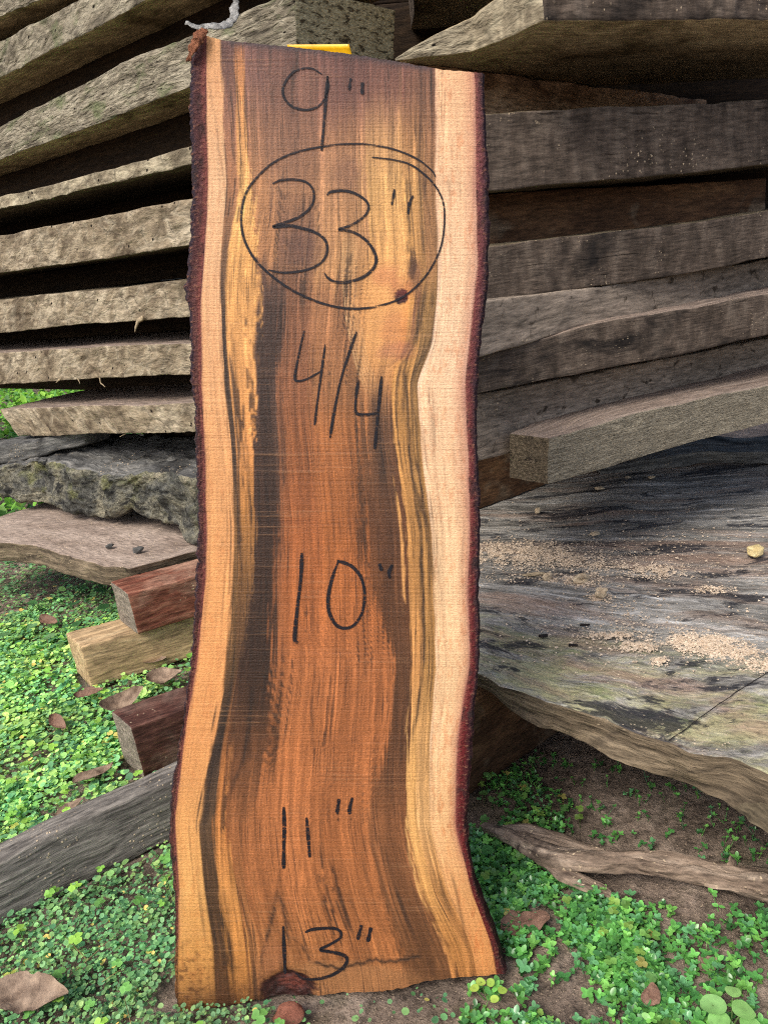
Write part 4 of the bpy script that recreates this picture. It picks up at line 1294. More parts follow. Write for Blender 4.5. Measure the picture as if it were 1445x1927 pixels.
INK = [
    ('handwritten figure 9', 4.2, [[(606, 140), (585, 129), (555, 134), (536, 157), (533, 178), (546, 198), (572, 207), (596, 202), (611, 186), (618, 164), (616, 148), (617, 143)], (5.5, [(617, 143), (613, 190), (609, 240), (605, 284)])]),
    ('first inch mark after the 9', 5, [(5, [(660, 147), (657, 170)])]), ('second inch mark after the 9', 5, [(6.5, [(682, 155), (681, 178)])]),
    ('first figure 3 of 33', 5, [(5.2, [(513, 346), (530, 339), (556, 338), (578, 344), (590, 360), (588, 384), (570, 404), (545, 416), (524, 423), (516, 427), (545, 425), (562, 428), (592, 437), (611, 451), (616, 470), (609, 489), (590, 503), (562, 511), (530, 513), (505, 508)])]),
    ('second figure 3 of 33', 5, [(5.2, [(615, 367), (624, 361), (648, 359), (672, 366), (690, 380), (693, 395), (682, 410), (660, 424), (638, 432), (662, 436), (686, 450), (702, 470), (708, 490), (700, 508), (680, 523), (652, 531), (630, 530), (616, 522), (611, 514)])]),
    ('first inch mark after the 33', 5, [(4.5, [(742, 356), (740, 370), (737, 386)])]), ('second inch mark after the 33', 5, [(5.5, [(777, 368), (770, 384), (768, 403)])]),
    ('hand drawn oval round the 33', 4.4, [(4.2, [(700, 296), (740, 301), (772, 310), (800, 330), (820, 352), (832, 376), (836, 402), (834, 440), (826, 474), (806, 512), (780, 542), (752, 562), (716, 575), (672, 581), (630, 577), (590, 565), (548, 545), (510, 518), (480, 488), (462, 456), (455, 428), (455, 398), (463, 364), (482, 336), (512, 308), (548, 290), (590, 279), (640, 272), (690, 272), (740, 281), (784, 299), (812, 321), (819, 333)])]),
    ('left figure 4 of 4/4', 5, [(4.4, [(573, 622), (566, 650), (558, 690), (555, 712), (562, 717), (580, 712), (603, 699)]), (4.4, [(612, 648), (605, 700), (598, 750), (592, 800)])]), ('slash of 4/4', 5, [(5, [(671, 624), (655, 670), (640, 720), (628, 780), (621, 824)])]),
    ('right figure 4 of 4/4', 5, [(5.5, [(674, 716), (670, 748), (669, 772), (676, 780), (694, 780), (711, 776)]), (6, [(718, 708), (714, 750), (709, 800), (705, 845)])]),
    ('figure 1 of 10', 6, [(7, [(568, 1040), (566, 1090), (560, 1140), (556, 1180), (555, 1204), (561, 1209)])]),
    ('figure 0 of 10', 6, [(6, [(636, 1057), (626, 1085), (618, 1120), (619, 1150), (632, 1175), (650, 1182), (668, 1174), (682, 1150), (686, 1118), (680, 1088), (664, 1067), (648, 1059), (634, 1055)])]),
    ('first inch mark after the 10', 6, [(6.5, [(714, 1060), (718, 1074)])]), ('second inch mark after the 10', 6, [(6.5, [(738, 1062), (732, 1076), (733, 1088)])]),
    ('first figure 1 of 11', 6, [(7, [(534, 1518), (535, 1560), (534, 1600), (534, 1634)])]), ('second figure 1 of 11', 6, [(6.5, [(577, 1538), (580, 1575), (583, 1613)])]),
    ('first inch mark after the 11', 6, [(6.5, [(638, 1503), (634, 1531)])]), ('second inch mark after the 11', 6, [(6.5, [(663, 1500), (657, 1525), (660, 1531)])]),
    ('figure 1 of 13', 6, [(6.5, [(533, 1742), (535, 1790), (537, 1832)])]),
    ('figure 3 of 13', 6, [(6, [(574, 1754), (590, 1748), (625, 1746), (640, 1752), (640, 1764), (622, 1776), (603, 1786), (618, 1790), (645, 1796), (653, 1806), (644, 1822), (620, 1836), (592, 1842), (570, 1840), (556, 1830)])]),
    ('first inch mark after the 13', 6, [(6.5, [(680, 1740), (673, 1768)])]), ('second inch mark after the 13', 6, [(7, [(698, 1744), (692, 1772)])])]
for lb, wd_, st_ in INK:
    writing(st_, wd_, lb)

# peeled bark flake on the upper left corner
V, F, wcc = loft([S(388, 62, .004), S(376, 82, .006), S(364, 104, .005), S(357, 120, .002)], [.003, .0052, .004, .0012], [.0012, .002, .0016, .0006], up=-nS, n=20, m=50, noise=((.006, .0018), (.0025, .0014), (.001, .0006)), seed=5)
meshobj('bark_flake', V, F, [M_FLAKE], SLAB, wc=wcc)['label'] = 'frayed orange bark flake at the top left corner'


# ================================================================== SMALL THINGS
# yellow steel tape tucked behind the slab, standing on the spacer stick
def yellow_tape():
    top = CAM + ray(656, 83) * .665
    left = CAM + ray(540, 84) * .69
    ctr = (top + left) / 2
    d = left - top
    n = 24; hgt = max(.012, top[2] - STICKTOP)
    V = []
    bk = np.cross(d / np.linalg.norm(d), [0, 0, 1]);
    if bk[1] < 0: bk = -bk
    for k in range(n + 1):
        t = k / n
        for j in range(9):
            s = j / 8
            bow = .0045 * (1 - (2 * s - 1) ** 2)
            V.append(top + d * t + np.array([0, 0, -hgt * s]) + bk * bow)
    V = np.array(V)
    m_ = len(V)
    V = np.concatenate([V, V + bk * .0006])
    F = []
    for k in range(n):
        for j in range(8):
            a = k * 9 + j
            F.append((a, a + 1, a + 10, a + 9)); F.append((m_ + a, m_ + a + 9, m_ + a + 10, m_ + a + 1))
    rim = [k * 9 for k in range(n + 1)] + [n * 9 + j for j in range(1, 9)] + [k * 9 + 8 for k in range(n - 1, -1, -1)] + [j for j in range(7, 0, -1)]
    for a, b in zip(rim, rim[1:] + rim[:1]):
        F.append((a, b, m_ + b, m_ + a))
    base = top.copy(); base[2] = STICKTOP
    r = empty('tape_blade', base)
    meshobj('blade', V, F, [M_YEL], r, merge=1e-6)
    # dark half disc laid on the blade
    pts = []
    for a in np.linspace(0, math.pi, 16):
        t = .48 + .2 * math.cos(a); s = .36 - .2 * math.sin(a)
        bow = .0045 * (1 - (2 * s - 1) ** 2)
        pts.append(top + d * t + np.array([0, 0, -hgt * s]) + bk * (bow - .0006))
    c = top + d * .48 + np.array([0, 0, -hgt * .42]) + bk * (.0045 * (1 - (2 * .42 - 1) ** 2) - .0006)
    meshobj('dark_half_disc', pts + [c], [(i, i + 1, 16) for i in range(15)], [M_BLK], r)
    tag(r, 'short piece of yellow steel tape peeking over the top of the marked slab', 'tape')


yellow_tape()

# curled white strip of bark above the upper left corner of the marked slab
q = [CAM + ray(x, y) * dd for x, y, dd in ((350, 44, .93), (362, 49, .93), (385, 52, .93), (410, 52, .93), (430, 45, .94), (441, 30, .95), (444, 5, .97), (446, -60, .99))]
V, F, wcc = loft(q, [.003, .005, .006, .006, .005, .0018, .0011, .001], [.0012, .0016, .0016, .0016, .0016, .001, .0008, .0008], up=(0.1, -.75, .6), n=12, m=60, noise=((.02, .0025), (.006, .0016), (.0025, .0008)), seed=12)
o = meshobj('bark_curl', V, F, [M_WHITE], wc=wcc)
tag(o, 'curled white strip of peeling bark hanging above the upper left corner of the marked slab', 'bark')


# splinters that hang from the left slabs
def splinter(par, pts, dd, wd, seed):
    q = [pl(x, y, -.006) for x, y in pts]
    V, F, wcc = loft(q, [wd, wd * .9, wd * .3], [wd * .5, wd * .5, wd * .2], up=-nL, n=6, m=14, noise=((.006, .0008),), seed=seed)
    meshobj('splinter', V, F, [M_FIBRE], par, wc=wcc)


splinter(B4, [(270, 598), (260, 604), (254, 624)], 0, .0045, 1)
splinter(B5, [(115, 712), (106, 720)], 0, .002, 2)
splinter(B5, [(147, 712), (151, 722)], 0, .0018, 3)
splinter(B5, [(188, 711), (190, 722), (199, 728)], 0, .0018, 4)
splinter(B6, [(230, 790), (240, 800), (238, 815), (226, 822)], 0, .0016, 5)
splinter(B6, [(190, 795), (205, 808), (222, 812)], 0, .0016, 6)


# bark strip on the ground
def bark_strip():
    base = G(1200, 1640)
    r = empty('bark_strip', base)
    up = np.array([0, 0, 1.0])

    def g(x, y, z=.0): return G(x, y, z)
    V, F, w_ = loft([g(908, 1562, .012), g(960, 1580, .018), g(1030, 1612, .02), g(1120, 1626, .022), g(1200, 1626, .02), g(1300, 1640, .016), g(1445, 1668, .012), g(1600, 1700, .01)],
                    [.005, .012, .014, .012, .013, .015, .018, .018], [.006, .009, .010, .010, .010, .010, .010, .010], n=30, m=240, noise=((.03, .006), (.012, .005), (.005, .003), (.0025, .0015)), seed=21, flat=.7, aniso=7)
    meshobj('strip', V, F, [M_BARKG], r, wc=w_, sharp=60)
    V, F, w_ = loft([g(925, 1556, .02), g(990, 1562, .024), g(1060, 1582, .02), g(1130, 1600, .014)], [.004, .012, .012, .004], [.002, .003, .003, .002], n=20, m=90, noise=((.02, .004), (.008, .003), (.003, .0015)), seed=22, aniso=6)
    meshobj('flap', V, F, [M_BARKG], r, wc=w_)
    V, F, w_ = loft([g(1020, 1622, .014), g(1075, 1648, .012), g(1120, 1668, .01), g(1156, 1692, .006)], [.006, .012, .012, .003], [.003, .005, .004, .002], n=20, m=90, noise=((.02, .003), (.008, .003), (.003, .0015)), seed=23, aniso=6)
    meshobj('broken_piece', V, F, [M_BARKG], r, wc=w_)
    V, F, w_ = loft([g(1370, 1640, .012), g(1376, 1622, .03), g(1374, 1612, .042)], [.008, .006, .001], [.003, .002, .001], up=(0, 1, 0), n=8, m=14, noise=((.01, .001),), seed=24)
    meshobj('spur', V, F, [M_BARKG], r, wc=w_)
    tag(r, 'long split strip of brown bark lying on the soil at right', 'bark')


bark_strip()


# dry leaves
def dry_leaf(x, y, z, ln, wd, yaw, curl, mat, label, roll=0.0, pitch=0.0, seed=0):
    nu, nv = 26, 11
    V, F, W = [], [], []
    for i in range(nu):
        t = i / (nu - 1)
        wdt = wd * (math.sin(math.pi * min(1, t ** .8)) ** .75) * .5 + .0006
        for j in range(nv):
            s = j / (nv - 1) * 2 - 1
            xx = (t - .5) * ln
            yy = s * wdt
            zz = curl * ln * ((2 * t - 1) ** 2) * .5 + curl * 1.1 * abs(s) ** 1.6 * wdt + .05 * wdt * math.sin(t * 34) * s * s
            V.append((xx, yy, zz))
    V = np.array(V)
    V[:, 2] += .22 * np.abs(V[:, 1]) + .0016 * (np.abs(V[:, 1]) < .0006)
    V += np.stack([vn3(V / .018, seed * 5 + k) for k in range(3)], -1) * np.array([.003, .003, .007]) + np.stack([vn3(V / .006, seed * 5 + 40 + k) for k in range(3)], -1) * np.array([.0012, .0012, .0016])
    n0 = len(V)
    V = np.concatenate([V, V - np.array([0, 0, .0005])])
    for i in range(nu - 1):
        for j in range(nv - 1):
            a = i * nv + j
            F.append((a, a + nv, a + nv + 1, a + 1)); F.append((n0 + a, n0 + a + 1, n0 + a + nv + 1, n0 + a + nv))
    R = Matrix.Rotation(yaw, 3, 'Z') @ Matrix.Rotation(pitch, 3, 'Y') @ Matrix.Rotation(roll, 3, 'X')
    V = V @ np.array(R).T
    c = G(x, y, z)
    o = meshobj('dry_leaf', V, F, [mat])
    o.location = c.tolist()
    tag(o, label, 'leaf', 'dry fallen leaves')


dry_leaf(235, 1322, .02, .075, .034, .5, .55, M_DRY, 'curled brown dry leaf beside the dark red beam', .5, -.1, 1)
dry_leaf(310, 1276, .022, .06, .034, .2, .3, M_DRY, 'crumpled brown dry leaf between the pale tan and dark red beams', .3, 0, 2)
dry_leaf(290, 1243, .018, .045, .02, .1, .2, M_DRY, 'small pale dry leaf against the foot of the pale tan beam', .3, 0, 3)
dry_leaf(170, 1306, .016, .05, .018, .2, .3, M_DRYR, 'narrow dark dry leaf left of the curled leaf', .3, 0, 4)
dry_leaf(112, 1362, .016, .05, .02, -.7, .3, M_DRYR, 'folded brown dry leaf half hidden in the clover at mid left', .4, .2, 5)
dry_leaf(178, 1458, .018, .06, .018, .6, .2, M_DRY, 'narrow tan dry leaf above the long grey beam', .3, 0, 6)
dry_leaf(96, 1170, .02, .055, .022, -.5, .4, M_DRYR, 'reddish dry leaf near the fibrous bark edge', .5, .2, 7)
dry_leaf(130, 1522, .016, .04, .014, .5, .2, M_DRY, 'small tan leaf scrap touching the long grey beam', .2, 0, 8)
dry_leaf(52, 1876, .02, .088, .040, -.1, .16, M_DRY, 'large broad dry leaf in the lower left corner', .1, .05, 9)
dry_leaf(990, 1740, .004, .055, .028, .1, .1, M_DRYR, 'flat dark dry leaf on soil right of the marked slab', .05, 0, 10)
dry_leaf(1330, 1812, .008, .018, .016, .3, .3, M_DRY, 'tiny pale leaf scrap among the weeds at lower right', .1, 0, 11)
dry_leaf(1222, 1880, .006, .022, .016, .9, .2, M_DRYR, 'tiny brown leaf scrap near the bottom border at right', .1, 0, 12)


# crumbs, stones and chips
def lump(name, x, y, z, sx, sy, sz, mat, label, cat, seed, yaw=0.0, group=None, sub=3, rough=.35):
    bm = bmesh.new()
    bmesh.ops.create_icosphere(bm, subdivisions=sub, radius=1.0)
    V = np.array([v.co[:] for v in bm.verts]); F = [tuple(v.index for v in f.verts) for f in bm.faces]
    bm.free()
    n = vn3(V * 1.3, seed); n2 = vn3(V * 3.1, seed + 9)
    V = V * (1 + rough * n + rough * .4 * n2)[:, None]
    V = np.sign(V) * np.abs(V) ** .85
    V = V * np.array([sx, sy, sz])
    c, s = math.cos(yaw), math.sin(yaw)
    V = V @ np.array([[c, s, 0], [-s, c, 0], [0, 0, 1]])
    p = G(x, y, z)
    V[:, 2] -= V[:, 2].min()
    o = meshobj(name, V, F, [mat], sharp=40)
    o.location = (p[0], p[1], z)
    tag(o, label, cat, group)


zc = ZB + .001
lump('stone', 1421, 1046, zc, .0125, .010, .008, M_STONE, 'yellowish stone on the broad grey slab at the right border', 'stone', 3, .3)
lump('wood_chip', 1127, 922, zc, .010, .007, .0035, M_CHIP, 'oval pale chip in the shade under the lowest right slab', 'chip', 4, .2, 'chips on the broad grey slab')
lump('wood_chip', 1012, 966, zc, .007, .005, .005, M_CHIP, 'round pale chip near the reddish bolster', 'chip', 5, .9, 'chips on the broad grey slab')
lump('wood_chip', 1225, 901, zc, .007, .005, .003, M_CHIP, 'small oval chip farthest back on the broad grey slab', 'chip', 6, .2, 'chips on the broad grey slab')
lump('wood_chip', 1180, 900, zc, .006, .004, .002, M_CHIP, 'small flat chip left of the farthest oval chip', 'chip', 16, .2, 'chips on the broad grey slab')
lump('wood_chip', 1118, 1008, zc, .009, .006, .0035, M_CHIP, 'flat pale chip alone on the grey slab above the sawdust', 'chip', 7, .3, 'chips on the broad grey slab')
lump('wood_chip', 1030, 1092, zc, .008, .005, .006, M_CHIP, 'upright pale crumb below the main sawdust drift', 'chip', 8, .4, 'chips on the broad grey slab')
lump('wood_chip', 1004, 1084, zc, .015, .003, .003, M_FIBRE, 'long pale splinter left of the sawdust crumbs', 'chip', 18, -.1, 'chips on the broad grey slab')
lump('wood_chip', 1096, 1096, zc, .012, .007, .006, M_CHIP, 'crumbly pale lump in the middle of the sawdust', 'chip', 9, .1, 'chips on the broad grey slab', rough=.5)
lump('wood_chip', 1130, 1126, zc, .009, .006, .006, M_CHIP, 'crumbly pale lump nearest the viewer below the sawdust drift', 'chip', 10, .1, 'chips on the broad grey slab', rough=.55)
lump('brick_chip', 547, 1918, .002, .0135, .010, .006, M_BRICK, 'flat brick red chip lying in front of the marked slab at the bottom', 'stone', 11, .1)
lump('wood_chip', 262, 1040, ZM + .002, .010, .006, .006, M_GREYD, 'black rotten crumb on the dusty brown slab', 'chip', 12, .3, rough=.5)
lump('wood_chip', 208, 1032, ZM + .002, .007, .005, .004, M_GREYD, 'small dark crumb left of the black rotten crumb', 'chip', 13, .1, rough=.5)


def sawdust():
    """loose grains in drifts on the broad slab: nobody could count them"""
    drifts = [(940, 1040, 60, 16, 1500), (1010, 1042, 60, 18, 1500), (1070, 1055, 40, 12, 700), (1140, 1062, 40, 8, 300), (1235, 1075, 48, 9, 700), (1095, 1092, 26, 9, 500), (1030, 1090, 20, 8, 200), (1128, 1124, 16, 6, 250),
              (1335, 1214, 50, 14, 1500), (1290, 1205, 26, 9, 500), (1390, 1232, 40, 12, 500), (1440, 1250, 40, 12, 400), (1150, 1195, 46, 5, 300), (1200, 1215, 34, 8, 450), (1240, 1243, 12, 6, 120), (1345, 1110, 34, 6, 150),
              (1100, 1060, 200, 40, 900), (1200, 1180, 220, 60, 700), (980, 1110, 70, 30, 350), (1180, 1000, 240, 60, 350)]
    tet = np.array([(1, 1, 1), (-1, -1, 1), (-1, 1, -1), (1, -1, -1)], float)
    Vs = []
    for x, y, rx, ry, n in drifts:
        n = int(n * 4)
        px, py = x + rng.normal(size=n) * rx * .6, y + rng.normal(size=n) * ry * .6 + rng.normal(size=n) * 2
        ok = (px > 860) & (py < 1250 + (px - 900) * .33)
        lump_ = fb2(px / 12, py / 6, 77, 2)
        ok &= rng.random(n) < sm(-.5, .35, lump_) + .15
        px, py, lump_ = px[ok], py[ok], lump_[ok]
        n2 = len(px)
        dens = np.exp(-((px - x) / rx) ** 2 - ((py - y) / ry) ** 2) * (n / (rx * ry) > 2.2)
        sz_ = .0003 + .0011 * rng.random(n2) ** 5
        P = np.array([G(a, b, ZB + .001) for a, b in zip(px, py)])
        P[:, 2] += .0045 * dens * rng.random(n2) * sm(-.2, .6, lump_)
        Q = np.linalg.qr(rng.normal(size=(n2, 3, 3)))[0]
        Vs.append(((tet[None] @ Q) * sz_[:, None, None] * np.array([1.2, 1.2, .6]) + P[:, None]).reshape(-1, 3))
    V = np.concatenate(Vs)
    nn_ = len(V) // 4
    F = (np.arange(nn_)[:, None, None] * 4 + np.array([(0, 1, 2), (0, 3, 1), (0, 2, 3), (1, 3, 2)])[None]).reshape(-1, 3)
    o = meshobj('sawdust', V, F, [M_DUST], smooth=False)
    tag(o, 'drifts of pale sawdust on the broad grey slab', 'sawdust', None, 'stuff')


sawdust()


# ------------------------------------------------------------------ ground cover
def proj(P):
    d = P - CAM
    z = d @ _F
    return CX + FPX * (d @ _R) / z, CY - FPX * (d @ _U) / z


def leaf_batch(pos, yaw, tilt, size, asp, colr, nseg=7, cup=.18, pointed=0.0, notch=0.0):
    """leaves as small cupped fans; returns vertices, faces, colours, local coordinates"""
    n = len(pos)
    a = np.linspace(0, 2 * np.pi, nseg, endpoint=False)
    rx = np.cos(a); ry = np.sin(a)
    if pointed:
        rad = 1 - pointed * .35 * (1 - np.abs(np.cos(a / 1.0)) ** 2) * 0
        ry = ry * (1 - pointed * .45 * np.clip(rx, 0, 1))
        rx = rx * (1 + pointed * .25 * (rx > .9))
    if notch:
        rx = rx * (1 - notch * (rx > .9))
    loc = np.stack([rx + 1.0, ry, cup * (rx ** 2 * .5 + ry ** 2)], -1)
    loc = np.concatenate([[[1.0, 0, 0]], loc])
    L = loc[None] * np.stack([size * .5, size * .5 * asp, size * .5], -1)[:, None]
    ct, st = np.cos(tilt), np.sin(tilt)
    x = L[..., 0] * ct[:, None] - L[..., 2] * st[:, None]
    z = L[..., 0] * st[:, None] + L[..., 2] * ct[:, None]
    rl = rng.normal(size=n) * .25
    y = L[..., 1] * np.cos(rl)[:, None]; z = z + L[..., 1] * np.sin(rl)[:, None]
    cy, sy = np.cos(yaw), np.sin(yaw)
    V = np.stack([x * cy[:, None] - y * sy[:, None], x * sy[:, None] + y * cy[:, None], z], -1) + pos[:, None]
    k = nseg + 1
    base = (np.arange(n) * k)[:, None]
    tri = np.stack([np.zeros(nseg, int), np.arange(1, nseg + 1), np.roll(np.arange(1, nseg + 1), -1)], -1)
    F = (base[:, :, None] + tri[None]).reshape(-1, 3)
    C = np.repeat(colr[:, None], k, 1)
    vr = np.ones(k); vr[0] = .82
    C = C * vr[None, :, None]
    Gc = np.repeat(rng.random((n, 1, 3)) * 40, k, 1) + loc[None] * .5
    return V.reshape(-1, 3), F, C.reshape(-1, 3), Gc.reshape(-1, 3)


def join(parts):
    V, F, C, Gq = [], [], [], []
    o = 0
    for v, f, c, g in parts:
        V.append(v); F.append(f + o); C.append(c); Gq.append(g); o += len(v)
    return np.concatenate(V), np.concatenate(F), np.concatenate(C), np.concatenate(Gq)


def palette(n, cols, wts):
    cols = np.array([lin(c) for c in cols])
    i = rng.choice(len(cols), n, p=np.array(wts) / np.sum(wts))
    return cols[i] * (1 + .22 * rng.normal(size=(n, 1))).clip(.5, 1.6)


def stems(pos, top, wd, colr):
    """thin three-sided stalks from pos to top"""
    n = len(pos)
    a = np.array([0, 2.094, 4.189])
    ring = np.stack([np.cos(a), np.sin(a), 0 * a], -1) * wd
    V = np.concatenate([pos[:, None] + ring[None], top[:, None] + ring[None] * .6], 1)
    base = (np.arange(n) * 6)[:, None, None]
    f = np.array([(0, 1, 4), (0, 4, 3), (1, 2, 5), (1, 5, 4), (2, 0, 3), (2, 3, 5)])
    F = (base + f[None]).reshape(-1, 3)
    return V.reshape(-1, 3), F, np.repeat(colr, 6, 0), np.zeros((n * 6, 3))


def in_poly(x, y, poly):
    r = np.zeros(len(x), bool)
    p = np.array(poly, float)
    for (x0, y0), (x1, y1) in zip(p, np.roll(p, -1, 0)):
        c = ((y0 > y) != (y1 > y)) & (x < (x1 - x0) * (y - y0) / (y1 - y0 + 1e-9) + x0)
        r ^= c
    return r


def footprint_mask(P, margin=.004):
    """true where a point on the ground is under one of the beams"""
    bad = np.zeros(len(P), bool)
    for o in bpy.data.objects:
        if o.name.startswith('wood_beam'):
            pts = np.array([v.co[:] for v in o.data.vertices])
            if pts[:, 2].min() > .05: continue
            c = pts[:, :2].mean(0)
            u, s, vt = np.linalg.svd(pts[:, :2] - c, full_matrices=False)
            q = (pts[:, :2] - c) @ vt.T
            p = (P[:, :2] - c) @ vt.T
            bad |= (p[:, 0] > q[:, 0].min() - margin) & (p[:, 0] < q[:, 0].max() + margin) & (p[:, 1] > q[:, 1].min() - margin) & (p[:, 1] < q[:, 1].max() + margin)
    return bad


def slab_clear(P, h):
    """true where a leaf at height h would stand inside the marked slab"""
    q = (P - HS_A) @ nS
    inx = (P[:, 0] > -.285) & (P[:, 0] < .085)
    return inx & (q > -.004) & (q < THK + .01)


def clover_patch():
    parts = []
    N = 215000
    x = rng.uniform(-1.15, .02, N); y = rng.uniform(.38, 2.15, N)
    P = np.stack([x, y, noise_ground(x, y)], -1)
    px, py = proj(P)
    # bare or thin places
    den = np.ones(N)
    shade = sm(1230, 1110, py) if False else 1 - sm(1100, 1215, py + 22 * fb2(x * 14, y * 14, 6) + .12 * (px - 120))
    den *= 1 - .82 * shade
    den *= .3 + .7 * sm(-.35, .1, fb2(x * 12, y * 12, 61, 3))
    den *= 1 + .5 * sm(1500, 1700, py)
    den *= np.where((px > 330) & (py < 1900), .5, 1)
    den *= np.where(x > -.24, .6, 1)
    front = (py > 1890) & (px > 420)
    den *= np.where(front, np.where(px > 560, 0.10, .9), 1)
    keep = rng.random(N) < den
    keep &= ~footprint_mask(P) & ~slab_clear(P, 0)
    P = P[keep]; px, py = px[keep], py[keep]; shade = shade[keep]
    n = len(P)
    h = .004 + .016 * rng.random(n) ** 1.3 + .006 * fb2(P[:, 0] * 20, P[:, 1] * 20, 62)
    near = sm(1560, 1700, py)
    small = rng.random(n)
    size = np.select([small < .5, small < .85, small < .97], [.0048, .0074, .0098], .013) * (1 + .25 * rng.normal(size=n)).clip(.5, 1.7)
    size = size * (1 - .36 * sm(1450, 1750, py))
    top = P + np.stack([0 * h, 0 * h, h.clip(.003)], -1)
    bright = palette(n, [(156, 200, 100), (132, 184, 92), (112, 166, 100), (90, 144, 88), (70, 120, 72)], [3, 4, 3, 2, 1.2])
    dull = palette(n, [(100, 146, 88), (78, 124, 76), (124, 164, 94), (58, 102, 62)], [3, 4, 1.2, 2])
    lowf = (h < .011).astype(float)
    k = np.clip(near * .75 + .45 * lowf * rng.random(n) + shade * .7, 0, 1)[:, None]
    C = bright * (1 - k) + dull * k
    yel = rng.random(n) < .012
    C[yel] = lin((206, 190, 96)) * .9
    C = C * 1.5 * (1 + .3 * fb2(P[:, 0] * 9, P[:, 1] * 9, 64, 3))[:, None] * np.array([1, 1, 1])[None]
    C = C * np.array([1.12, 1.02, 1.3])
    C[:, 0] *= 1 + .25 * fb2(P[:, 0] * 14, P[:, 1] * 14, 65, 2)
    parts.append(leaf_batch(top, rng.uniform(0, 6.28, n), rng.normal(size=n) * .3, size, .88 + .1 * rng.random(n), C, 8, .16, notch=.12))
    # three-leaved clovers standing above the rest
    M = 520
    x = rng.uniform(-.95, -.02, M); y = rng.uniform(.42, 1.5, M)
    Q = np.stack([x, y, noise_ground(x, y)], -1)
    qx, qy = proj(Q)
    kq = ~footprint_mask(Q) & ~slab_clear(Q, 0) & ~((qy > 1880) & (qx > 560))
    Q = Q[kq]; M = len(Q)
    hh_ = .018 + .012 * rng.random(M)
    T = Q + np.stack([.006 * rng.normal(size=M), .006 * rng.normal(size=M), hh_], -1)
    y0 = rng.uniform(0, 6.28, M)
    sz = rng.uniform(.006, .0095, M)
    cc = palette(M, [(150, 196, 84), (128, 180, 80), (110, 164, 84), (186, 196, 96)], [3, 4, 3, .5]) * 1.15
    for j in range(3):
        parts.append(leaf_batch(T, y0 + j * 2.094, rng.normal(size=M) * .12 - .05, sz, np.full(M, 1.05), cc, 8, .2, notch=.3))
    parts.append(stems(Q, T, .0006, cc * .7))
    # fine dry stalks and blades
    M = 160
    x = rng.uniform(-.9, -.2, M); y = rng.uniform(.5, 1.4, M)
    Q = np.stack([x, y, noise_ground(x, y) + .01], -1)
    T = Q + np.stack([rng.normal(size=M) * .03, rng.normal(size=M) * .03, .012 + .02 * rng.random(M)], -1)
    parts.append(stems(Q, T, .0006, palette(M, [(190, 168, 110), (140, 170, 90)], [1, 1]) * .8))
    V, F, C, Gq = join(parts)
    o = meshobj('clover', V, F, [M_LEAFL], colr=C, gc=Gq)
    tag(o, 'dense bright green clover carpet on the left', 'clover', None, 'stuff')


clover_patch()


